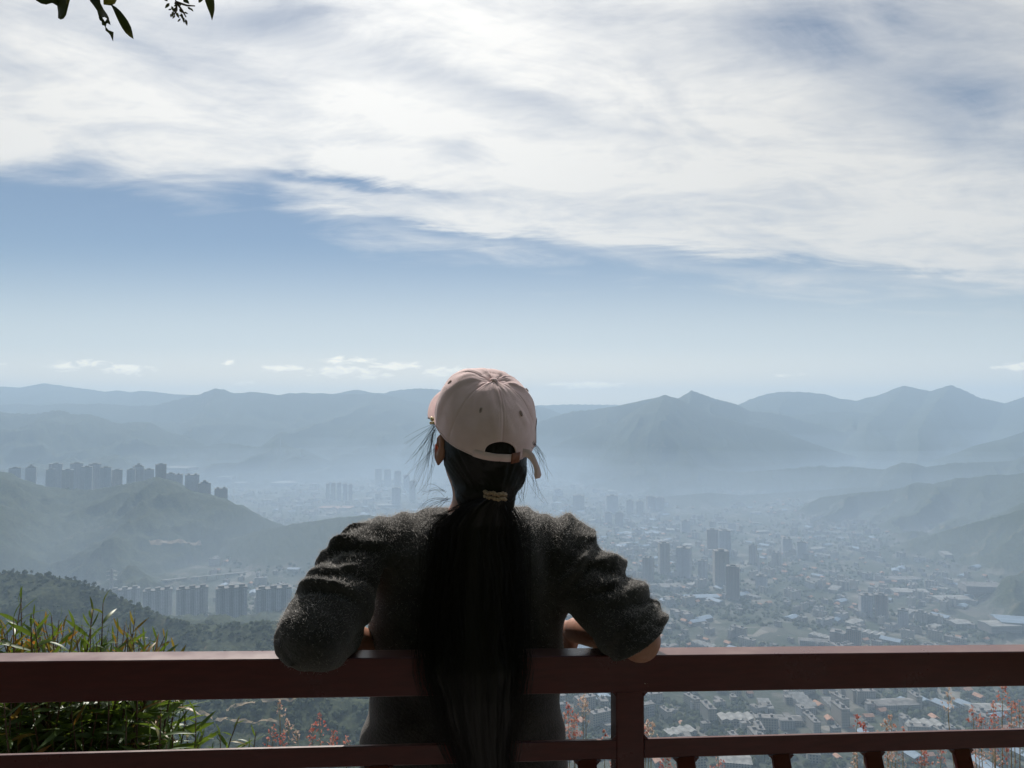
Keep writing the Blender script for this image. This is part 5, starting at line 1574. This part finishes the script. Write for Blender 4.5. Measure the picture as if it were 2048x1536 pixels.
def fuzz_fn(t, bb):
    out = [q for q in t.n if q.type == 'OUTPUT_MATERIAL'][0]
    tr = t.node('ShaderNodeBsdfTranslucent'); tr.inputs[0].default_value = (.50, .48, .46, 1)
    mx = t.node('ShaderNodeMixShader'); t.l.new(t.ramp01(t.noise(posn(t), 30, 2), .3, .7, .5, .7), mx.inputs[0])
    t.l.new(bb.outputs[0], mx.inputs[1]); t.l.new(tr.outputs[0], mx.inputs[2]); t.l.new(mx.outputs[0], out.inputs[0])


M_FUZZ = mat('wool_fibre', (.30, .29, .28), .8, spec=.2, fn=fuzz_fn)
pobj('wool_fuzz', FV, [tuple(r) for r in (ff + [0, 1, 2, 3]).tolist()] + [tuple(r) for r in (ff + [3, 2, 4]).tolist()], M_FUZZ, smooth=False, parent=sweater)

# ---- trousers and shoes
TF = Field((-.42, 1.4, .08), (.2, 1.98, .90), .006)
for sx in (-1, 1):
    hpj = HIP + np.array((.085 * sx, .01, .04)); kn = HIP + np.array((.09 * sx, .07, -.38)); an = np.array((HIP[0] + .095 * sx, HIP[1] + .10, FEETZ + .11))
    TF.capsule(hpj, kn, .098, .070, .03); TF.capsule(kn, an, .068, .056, .02)
TF.capsule(HIP + (-.07, 0, .08), HIP + (.07, 0, .08), .128, .128, .03)
TF.cut((-.42, 1.4, .0), (.2, 1.98, .11), lambda x, y, z: z - .105)
TV, TFc = TF.mesh(); TV = TV + vert_normals(TV, TFc) * (.004 * fbm(TV[:, 0] * 20, TV[:, 2] * 14, 3, TV[:, 1] * 20))[:, None]
M_DENIM = mat('dark_denim', (.03, .035, .05), .9, fn=mottle((.02, .024, .035), (.045, .05, .07), 120, bmp=(.3, .001)))
pobj('trousers', smooth_mesh(TV, TFc, 1), TFc, M_DENIM)
M_SHOE = mat('shoe_canvas', (.3, .3, .3), .8, fn=mottle((.25, .25, .25), (.4, .4, .4), 40))
M_SOLE = mat('rubber_sole', (.5, .5, .48), .7, fn=mottle((.4, .4, .39), (.55, .55, .53), 30))
for sx in (-1, 1):
    a = np.array((HIP[0] + .095 * sx, HIP[1] + .10, FEETZ))
    Fs = Field(a + (-.09, -.12, -.01), a + (.09, .24, .14), .005)
    Fs.capsule(a + (0, -.035, .055), a + (.012 * sx, .14, .045), .043, .036, .02); Fs.capsule(a + (0, -.02, .06), a + (0, -.01, .10), .045, .043, .02)
    Fs.cut(a + (-.09, -.12, -.01), a + (.09, .24, .02), lambda x, y, z: z - (FEETZ + .018))
    v_, f_ = Fs.mesh(); sh = pobj('shoe', smooth_mesh(v_, f_, 1), f_, M_SHOE)
    pr = [(a[0] - PO[0] + .012 * sx * t_ + sx_ * w_, a[1] - PO[1] + y_) for sx_, w_, y_, t_ in [(-1, .030, -.07, 0), (1, .030, -.07, 0), (1, .042, -.04, 0), (1, .040, .06, .4), (1, .043, .13, 1), (1, .025, .18, 1), (-1, .025, .18, 1), (-1, .043, .13, 1), (-1, .040, .06, .4), (-1, .042, -.04, 0)]]
    m = MB(); m.prism(pr, 0, .0185); m.build('sole', M_SOLE, sh)

# ---- hair
M_HAIR = mat('black_hair', (.008, .006, .006), .42, spec=.3, fn=None, **{'Anisotropic': .6})
TIE = Wp(990, 990, 1.372)
HF = Field((-.25, 1.28, 1.24), (.10, 1.62, 1.68), .0036)
HF.ell(HC + HM @ np.array((0, -.006, .004)), (.087, .103, .103), HM, .01)
HF.capsule(hp(0, -.034, -.050), Wp(962, 985, 1.425), .064, .050, .04)
HF.capsule(hp(.015, -.07, -.055), TIE + (0, .012, 0), .052, .017, .03)
HF.capsule(Wp(1000, 965, 1.40), Wp(1010, 1012, 1.42), .030, .018, .02)
def behind(x, y, z):
    dx, dy, dz = x - HC[0], y - HC[1], z - HC[2]
    l = [HM[0, i] * dx + HM[1, i] * dy + HM[2, i] * dz for i in range(3)]
    lim = .006 + np.where(l[2] > .0, .9 * l[2], .12 * l[2])
    return lim - l[1]                       # negative in front of the hairline, where the hair is cut away
HF.cut((-.3, 1.2, 1.2), (.2, 1.7, 1.7), behind, .004)
hv, hf_ = HF.mesh(); hn = vert_normals(hv, hf_)
# comb lines running from the crown to the tie
aa = np.arctan2(hv[:, 0] - TIE[0], (hv[:, 2] - TIE[2]) * .6 + .03)
hv = hv + hn * (.0014 * vnoise(aa * 40, hv[:, 1] * 8) + .0008 * vnoise(aa * 110, hv[:, 1] * 10))[:, None]
# loose tail: a lofted bundle with strand ridges
TP_ = [(990, 992, 22, .018, 1.372), (968, 1014, 52, .022, 1.376), (955, 1050, 80, .025, 1.380), (954, 1100, 88, .026, 1.374), (953, 1160, 90, .026, 1.368), (951, 1230, 95, .025, 1.356), (950, 1290, 98, .022, 1.338), (951, 1340, 100, .020, 1.326), (955, 1400, 90, .022, 1.322), (960, 1460, 80, .022, 1.322), (968, 1530, 60, .020, 1.324), (978, 1600, 45, .014, 1.328), (985, 1660, 14, .006, 1.33)]
u_ = np.linspace(0, len(TP_) - 1, 110); tt = np.array(TP_, float)
cc = [np.interp(u_, np.arange(len(TP_)), tt[:, k]) for k in range(5)]
NS = 120; lv = []
th = np.linspace(0, 2 * np.pi, NS, endpoint=False)
for i in range(len(u_)):
    rid = 1 + .10 * vnoise(th * 9 + 0 * th, np.full(NS, u_[i] * .35)) + .06 * vnoise(th * 26, np.full(NS, u_[i] * .5 + 9))
    hwm = cc[2][i] / FPX * cc[4][i] * (.78 + .05 * math.sin(u_[i] * 1.9) + .04 * math.sin(u_[i] * 3.7 + 1))
    c_ = Wp(cc[0][i], cc[1][i], cc[4][i])
    ex = np.sign(np.cos(th)) * np.abs(np.cos(th)) ** .9 * hwm * rid; ey = np.sin(th) * cc[3][i] * rid
    lv.append(np.stack([c_[0] + ex * ct - ey * st_, c_[1] + ex * st_ + ey * ct, np.full(NS, c_[2])], -1))
lv = np.concatenate(lv)
lf_ = [(i * NS + k, i * NS + (k + 1) % NS, (i + 1) * NS + (k + 1) % NS, (i + 1) * NS + k) for i in range(len(u_) - 1) for k in range(NS)]
HV = [hv]; HFc = [tuple(r) for r in hf_.tolist()]; off = len(hv)
HV.append(lv); HFc += [tuple(i + off for i in f) for f in lf_]; off += len(lv)


def strand(P, r0, r1):
    """one hair as a thin three-sided tube"""
    global off
    m = MB(); n = len(P); m.tube(P, [r0 + (r1 - r0) * i / (n - 1) for i in range(n)], 3, cap=False)
    HV.append(np.array(m.v)); HFc.extend([tuple(i + off for i in f) for f in m.f]); off += len(m.v)


hr = np.random.default_rng(12)
# strands over the tail, a little outside its surface, some straying past its edge
for k in range(1500):
    a = hr.uniform(0, 2 * np.pi); dr = .78 + abs(hr.normal(0, .19)); ph = hr.uniform(0, 9); u0 = hr.uniform(0, 5); u1 = min(12, u0 + hr.uniform(3, 8)); P = []
    for u in np.linspace(u0, u1, 12):
        v5 = [np.interp(u, np.arange(len(TP_)), tt[:, m_]) for m_ in range(5)]
        c_ = Wp(v5[0], v5[1], v5[4]); hwm = v5[2] / FPX * v5[4]
        q_ = dr + .06 * math.sin(u * 1.3 + ph); ex = math.cos(a + .1 * math.sin(u + ph)) * hwm * q_; ey = math.sin(a) * v5[3] * q_
        P.append((c_[0] + ex * ct - ey * st_, c_[1] + ex * st_ + ey * ct, c_[2]))
    strand(P, .00055, .00025)


def stray(p0, p1, p2, n=8, j=6, r=.00032, d=1.42, dd=.0):
    """loose hairs along a bent path given by three image points"""
    for k in range(n):
        e = hr.normal(0, j, (3, 2)); e[0] *= .4
        A, B_, C_ = [np.array(p) + q for p, q in zip((p0, p1, p2), e)]
        ds = d + hr.normal(0, .012)
        P = [Wp(*((1 - u) ** 2 * A + 2 * u * (1 - u) * B_ + u * u * C_), ds + dd * u) for u in np.linspace(0, 1, 12)]
        strand(P, r, r * .45)


stray((876, 842), (858, 862), (836, 905), 9, 7, d=1.45)
stray((872, 850), (850, 885), (828, 930), 8, 9, d=1.45)
stray((868, 858), (862, 890), (856, 935), 8, 6, d=1.44)
stray((868, 868), (858, 925), (842, 975), 7, 9, d=1.44)
stray((874, 846), (845, 862), (816, 890), 4, 8, d=1.46)
stray((866, 880), (872, 940), (846, 985), 5, 9, d=1.43)
stray((866, 900), (838, 930), (832, 960), 4, 8, d=1.43)
stray((892, 985), (868, 975), (848, 992), 6, 8, d=1.42)
stray((895, 1000), (862, 990), (840, 1022), 7, 8, d=1.41)
stray((898, 995), (872, 1005), (838, 1040), 5, 9, d=1.40)
stray((1066, 885), (1080, 900), (1086, 925), 9, 5, d=1.40)
stray((1064, 893), (1088, 915), (1094, 960), 4, 6, d=1.40)
stray((1058, 915), (1064, 945), (1070, 985), 6, 5, d=1.40)
stray((1050, 935), (1052, 965), (1048, 1000), 6, 6, d=1.40)
stray((1030, 965), (1036, 985), (1046, 1012), 7, 6, d=1.41)
stray((1046, 930), (1062, 960), (1090, 1005), 3, 8, d=1.40)
for a_, b_, c_ in [((905, 1018), (850, 1042), (800, 1052)), ((900, 1030), (860, 1036), (826, 1034)), ((900, 1042), (850, 1060), (806, 1050)), ((890, 1062), (860, 1078), (832, 1072)), ((1040, 1062), (1058, 1050), (1076, 1046)), ((1048, 1090), (1072, 1096), (1084, 1106)), ((1040, 1075), (1052, 1068), (1064, 1064)), ((870, 1080), (862, 1090), (856, 1092)), ((812, 1062), (785, 1066), (766, 1080))]:
    stray(a_, b_, c_, 3, 5, .00034, d=1.372)
for k in range(160):                       # flyaways along the combed hair
    i = hr.integers(len(hv)); p = hv[i]; n_ = hn[i]
    dn = TIE - p; L = min(.05, np.linalg.norm(dn)) * hr.uniform(.3, 1); dn = dn / (np.linalg.norm(dn) + 1e-6)
    strand([p, p + dn * L * .5 + n_ * hr.uniform(.002, .006), p + dn * L + n_ * hr.uniform(.0, .004)], .00035, .0002)
hair = pobj('hair', np.concatenate(HV), HFc, M_HAIR)
# hair tie: two beaded bands
M_TIE = mat('tan_cord', (.50, .36, .22), .6, fn=mottle((.24, .15, .09), (.42, .30, .19), 300, bmp=(.5, .001)))
m = MB()
for dz in (-.0042, .0042):
    P = [TIE + np.array((math.cos(a) * .0195, math.sin(a) * .0185, dz - .002 * math.cos(a) + .0012 * math.sin(6 * a))) for a in np.linspace(0, 2 * np.pi, 37)]
    m.tube(P, [.0040 + .0009 * math.sin(k * 2.2) for k in range(37)], 8, cap=False)
pobj('hair_tie', m.v, m.f, M_TIE)
# small gold clip by the ear
M_GOLD = mat('gold_beads', (.80, .66, .38), .25, fn=mottle((.7, .55, .3), (.9, .78, .5), 200), Metallic=.9)
m = MB()
for px, py, r_ in [(864, 838, .0045), (868, 846, .0040), (862, 846, .0034), (870, 838, .0038)]:
    c_ = Wp(px, py, 1.45)
    m.tube([c_ + np.array((0, 0, z_ * r_)) for z_ in (-1, -.7, 0, .7, 1)], [r_ * q_ for q_ in (.05, .7, 1, .7, .05)], 10)
pobj('hair_clip', m.v, m.f, M_GOLD)

# ---- cap
CC = Wp(969, 862, 1.462); CM = frame(R(20), R(18), R(5))
CA, CB, CH = .1030, .113, .106


def cap_pt(u, v, off=0.0):
    """u: angle from the back of the head towards her right, v: 0 at the rim, 1 at the button"""
    fr_ = .5 - .5 * math.cos(u)              # 0 at the back, 1 at the front
    q_ = min(1, max(0, (fr_ - .15) / .40)); e = 2 / (1.85 + .65 * q_ * q_ * (3 - 2 * q_)); a = v * math.pi / 2
    rr = max(math.cos(a), 0) ** e; hh = math.sin(a) ** e
    x = CA * math.sin(u) * rr; y = -CB * math.cos(u) * rr
    z = CH * hh * (1 + .19 * math.exp(-((fr_ - 1.0) / .45) ** 2) * math.sin(a * 2) ** .8)
    z += (1 - hh) * y * .19                  # worn tipped back: the rim dips behind
    # stiff front panels stand off a little from the soft back ones
    puff = .0060 / (1 + math.exp(-(fr_ - .46) * 60)) * math.sin(min(1, v * 1.15) * math.pi) ** .6
    seam = 0.0
    for s0 in (0, 60, 120, 180, 240, 300):
        dlt = (math.degrees(u) - s0 + 180) % 360 - 180
        seam -= .0013 * math.exp(-((dlt * max(rr, .15)) / 1.0) ** 2)
        for s_2 in (-3.2, 3.2): seam -= .0004 * math.exp(-((dlt * max(rr, .15) - s_2) / .5) ** 2)
    wr = .0022 * float(vnoise(np.array([u * 2.2 + 3]), np.array([v * 3.1]))[0]) + .0014 * float(vnoise(np.array([u * 5 + v * 4]), np.array([v * 7 - u]))[0])
    o_ = off + puff + seam + wr
    nx, ny, nz = x / CA ** 2, y / CB ** 2, z / CH ** 2 + 1e-6
    L = math.sqrt(nx * nx + ny * ny + nz * nz); p = np.array((x + nx / L * o_, y + ny / L * o_, z + nz / L * o_))
    return CC + CM @ p


def in_gap(u, v):
    uu = (u + math.pi) % (2 * math.pi) - math.pi
    x = CB * uu; z = CH * math.sin(v * math.pi / 2) ** (2 / 1.85)
    return abs(x) < .037 and z < .0140 + .0175 * max(0, 1 - (x / .037) ** 2) ** .5


NU, NV = 264, 76
grid = [[cap_pt(2 * math.pi * i / NU, j / NV) for i in range(NU)] for j in range(NV + 1)]
inner = [[cap_pt(2 * math.pi * i / NU, j / NV, -.0016) for i in range(NU)] for j in range(NV + 1)]
cv = [p for row in grid for p in row] + [p for row in inner for p in row]
N1 = NU * (NV + 1)
cf = []
for j in range(NV):
    for i in range(NU):
        um = 2 * math.pi * (i + .5) / NU; vm = (j + .5) / NV
        if in_gap(um, vm): continue
        i2 = (i + 1) % NU
        cf.append((j * NU + i, j * NU + i2, (j + 1) * NU + i2, (j + 1) * NU + i))
        cf.append((N1 + j * NU + i2, N1 + j * NU + i, N1 + (j + 1) * NU + i, N1 + (j + 1) * NU + i2))
for i in range(NU):
    if not in_gap(2 * math.pi * (i + .5) / NU, .001): i2 = (i + 1) % NU; cf.append((i2, i, N1 + i, N1 + i2))


def cap_fn(t, bb):
    p = coord(t); n = t.noise(p, 25, 5, .6)
    t.l.new(t.mix(t.ramp01(n, .3, .7), (.76, .55, .545, 1), (.84, .625, .62, 1)), bb.inputs['Base Color'])
    tw = t.node('ShaderNodeTexWave', wave_type='BANDS', bands_direction='DIAGONAL'); t.l.new(p, tw.inputs['Vector']); tw.inputs['Scale'].default_value = 520; tw.inputs['Distortion'].default_value = 1.0
    bump(t, bb, t.m('ADD', t.m('MULTIPLY', tw.outputs['Fac'], .5), t.noise(p, 700, 2, .6)), .25, .0006)


M_CAP = mat('cap_cotton', (.56, .44, .40), .85, spec=.2, fn=cap_fn, **{'Sheen Weight': .15})
M_STITCH = mat('stitching', (.42, .31, .28), .9, fn=mottle((.36, .27, .24), (.5, .38, .34), 200))
M_DARKPINK = mat('eyelet_thread', (.16, .10, .09), .8, fn=mottle((.22, .15, .14), (.3, .2, .19), 300))
M_LEATHER = mat('brown_leather', (.20, .07, .035), .5, fn=mottle((.15, .05, .028), (.27, .10, .05), 120, bmp=(.3, .0008)))
cap = pobj('cap', cv, cf, M_CAP)


def cap_tube(path, rad_, name, M, seg=8):
    m = MB(); m.tube(path, rad_, seg); return pobj(name, m.v, m.f, M, parent=cap)


# piping round the opening and the rim
arch = []
for x in np.linspace(-1, 1, 41):
    xx = .037 * math.sin(x * math.pi / 2); z = .0140 + .0175 * max(0, 1 - (xx / .037) ** 2) ** .5
    v = 2 / math.pi * math.asin(min(1, (z / CH)) ** (1.85 / 2)); arch.append(cap_pt(xx / CB, v, .0002))
arch = [cap_pt(-.037 / CB, .002, .0002)] + arch + [cap_pt(.037 / CB, .002, .0002)]
cap_tube(arch, .0019, 'binding', M_CAP)
cap_tube([cap_pt(a, .012, .0004) for a in np.linspace(.037 / CB, 2 * math.pi - .037 / CB, 120)], .0013, 'rim_band', M_CAP)
for u0 in (-33, 33, -104, 104, 155, 205):      # stitched vent holes
    c_ = R(u0); ring = [cap_pt(c_ + .023 * math.cos(a), .46 + .026 * math.sin(a), .0014) for a in np.linspace(0, 2 * np.pi, 19)]
    cap_tube(ring, .0013, 'eyelet', M_STITCH, 6)
    m = MB(); m.add([cap_pt(c_ + .016 * math.cos(a), .46 + .018 * math.sin(a), .0026) for a in np.linspace(0, 2 * np.pi, 12, endpoint=False)], [tuple(range(12))]); pobj('eyelet', m.v, m.f, M_DARKPINK, parent=cap)
bp = cap_pt(0, .999); up = CM[:, 2]
m = MB(); m.tube([bp + up * z for z in (-.003, 0, .003, .0048, .0054)], [.0088, .009, .0075, .004, .0005], 16); pobj('button', m.v, m.f, M_CAP, parent=cap)


def ribbon(top, bot, th, name, M, parent):
    """a band between two edge curves with thickness"""
    n = len(top); top = np.array(top); bot = np.array(bot)
    d = np.gradient(top, axis=0); nrm = np.cross(d, bot - top); nrm /= np.linalg.norm(nrm, axis=1)[:, None] + 1e-9
    Vr = np.concatenate([top, bot, top + nrm * th, bot + nrm * th]); F = []
    for i in range(n - 1):
        F += [(i, i + 1, n + i + 1, n + i), (2 * n + i + 1, 2 * n + i, 3 * n + i, 3 * n + i + 1), (i + 1, i, 2 * n + i, 2 * n + i + 1), (n + i, n + i + 1, 3 * n + i + 1, 3 * n + i)]
    F += [(0, n, 3 * n, 2 * n), (n - 1, 3 * n - 1, 4 * n - 1, 2 * n - 1)]
    return pobj(name, Vr, F, M, parent=parent)


ua = np.linspace(-.058 / CB, .060 / CB, 40)
ribbon([cap_pt(a, .085, .0018) for a in ua], [cap_pt(a, -.0 + .001, .0022) for a in ua], .0012, 'strap', M_CAP, cap)
ub = np.linspace(.024 / CB, .046 / CB, 8)
ribbon([cap_pt(a, .10, .0042) for a in ub], [cap_pt(a, .001, .0046) + np.array((0, 0, -.002)) for a in ub], .0016, 'buckle', M_LEATHER, cap)
# free end of the strap that hangs beside her neck
tp = [(1046, 897, 1.362), (1058, 899, 1.362), (1068, 908, 1.362), (1074, 921, 1.362), (1080, 936, 1.362), (1083, 950, 1.362), (1080, 956, 1.362)]
bt = [(1044, 914, 1.362), (1052, 914, 1.362), (1060, 920, 1.360), (1066, 930, 1.359), (1069, 941, 1.358), (1069, 953, 1.357), (1071, 958, 1.357)]
ribbon([Wp(*p) for p in tp], [Wp(*p) for p in bt], .0013, 'strap_end', M_CAP, cap)
up_ = np.linspace(R(66), R(84), 7)
ribbon([cap_pt(a, .20, .0016) for a in up_], [cap_pt(a, .03, .0016) for a in up_], .001, 'patch', M_LEATHER, cap)
# peak
bv = []; bf = []; na_, nw = 41, 12
for wI in range(nw + 1):
    w_ = wI / nw
    for k in range(na_):
        a = (k / (na_ - 1) - .5) * 2 * R(70)
        x0, y0 = CA * .99 * math.sin(a), CB * .99 * math.cos(a)
        ext = .068 * max(math.cos(a * 90 / 72), 0) ** .38
        x = x0 * (1 + .10 * w_); y = y0 + ext * w_
        z = .004 + y * .19 + .012 * w_ - .016 * (abs(x) / .1) ** 2.2 - .008 * w_ * w_ + .0008 * math.sin(w_ * 40)
        bv.append(CC + CM @ np.array((x, y, z)))
nb = len(bv); bv += [p + CM[:, 2] * -.003 for p in bv]
for wI in range(nw):
    for k in range(na_ - 1):
        i = wI * na_ + k; bf += [(i, i + 1, i + na_ + 1, i + na_), (nb + i + 1, nb + i, nb + i + na_, nb + i + na_ + 1)]
for k in range(na_ - 1): i = nw * na_ + k; bf.append((i, i + 1, nb + i + 1, nb + i))
pobj('peak', bv, bf, M_CAP, parent=cap)
# ------------------------------------------------------------------ the air
HZ = 1.7e-4
hz = MB(); hz.box(-11300, 11300, -11300, 11300, -760, 375)
mh = bpy.data.materials.new('haze'); mh.use_nodes = True
t_ = NT(mh.node_tree); t_.n.clear()
pvn = t_.node('ShaderNodeVolumePrincipled')
pvn.inputs['Color'].default_value = (.61, .795, 1.0, 1)
pvn.inputs['Density'].default_value = HZ
pvn.inputs['Anisotropy'].default_value = .1
t_.l.new(pvn.outputs[0], t_.node('ShaderNodeOutputMaterial').inputs['Volume'])
tag(hz.build('haze', mh), kind='stuff')


# thicker mist that pools over the valley floor
def mist(top, dens, x0, x1, y0, y1, seed):
    mv = bpy.data.materials.new('mist'); mv.use_nodes = True
    t_ = NT(mv.node_tree); t_.n.clear()
    pv_ = t_.node('ShaderNodeVolumePrincipled')
    pv_.inputs['Color'].default_value = (.68, .82, 1.0, 1)
    pv_.inputs['Density'].default_value = dens
    pv_.inputs['Anisotropy'].default_value = .1
    t_.l.new(pv_.outputs[0], t_.node('ShaderNodeOutputMaterial').inputs['Volume'])
    n = 60
    gx, gy = np.meshgrid(np.linspace(x0, x1, n), np.linspace(y0, y1, n))
    edge_ = np.minimum(np.minimum(gx - x0, x1 - gx), np.minimum(gy - y0, y1 - gy))
    gz_ = top + (80 if y0 > 1000 else 45) * fbm(gx / 1700 + seed * 3.1, gy / 1400, 3) - 260 * np.clip(1 - edge_ / 900, 0, 1) ** 2
    gz_ = np.maximum(gz_, FLOOR - 10)
    V1 = np.stack([gx, gy, gz_], -1).reshape(-1, 3); V2 = V1.copy(); V2[:, 2] = FLOOR - 60
    q_ = np.array([(j * n + i, j * n + i + 1, (j + 1) * n + i + 1, (j + 1) * n + i) for j in range(n - 1) for i in range(n - 1)])
    rim = [i for i in range(n)] + [j * n + n - 1 for j in range(1, n)] + [(n - 1) * n + i for i in range(n - 2, -1, -1)] + [j * n for j in range(n - 2, 0, -1)]
    m_ = n * n
    side = np.array([(rim[k], m_ + rim[k], m_ + rim[(k + 1) % len(rim)], rim[(k + 1) % len(rim)]) for k in range(len(rim))])
    return tag(mesh_obj('mist', np.concatenate([V1, V2]), np.concatenate([q_, q_[:, ::-1] + m_, side]), mv), kind='stuff')


for top_, dens_, ya, yb, sd_ in [(-120, .7e-4, 4800, 9800, 3), (-175, .8e-4, 4650, 9600, 5), (-235, .8e-4, 4500, 9400, 6), (-205, .7e-4, 1500, 9100, 7), (-255, 1.2e-4, 600, 9050, 8), (-315, 2.6e-4, 300, 9000, 9)]:
    mist(top_, dens_, -9000 + sd_ * 60, 9000 - sd_ * 60, ya, yb, sd_)
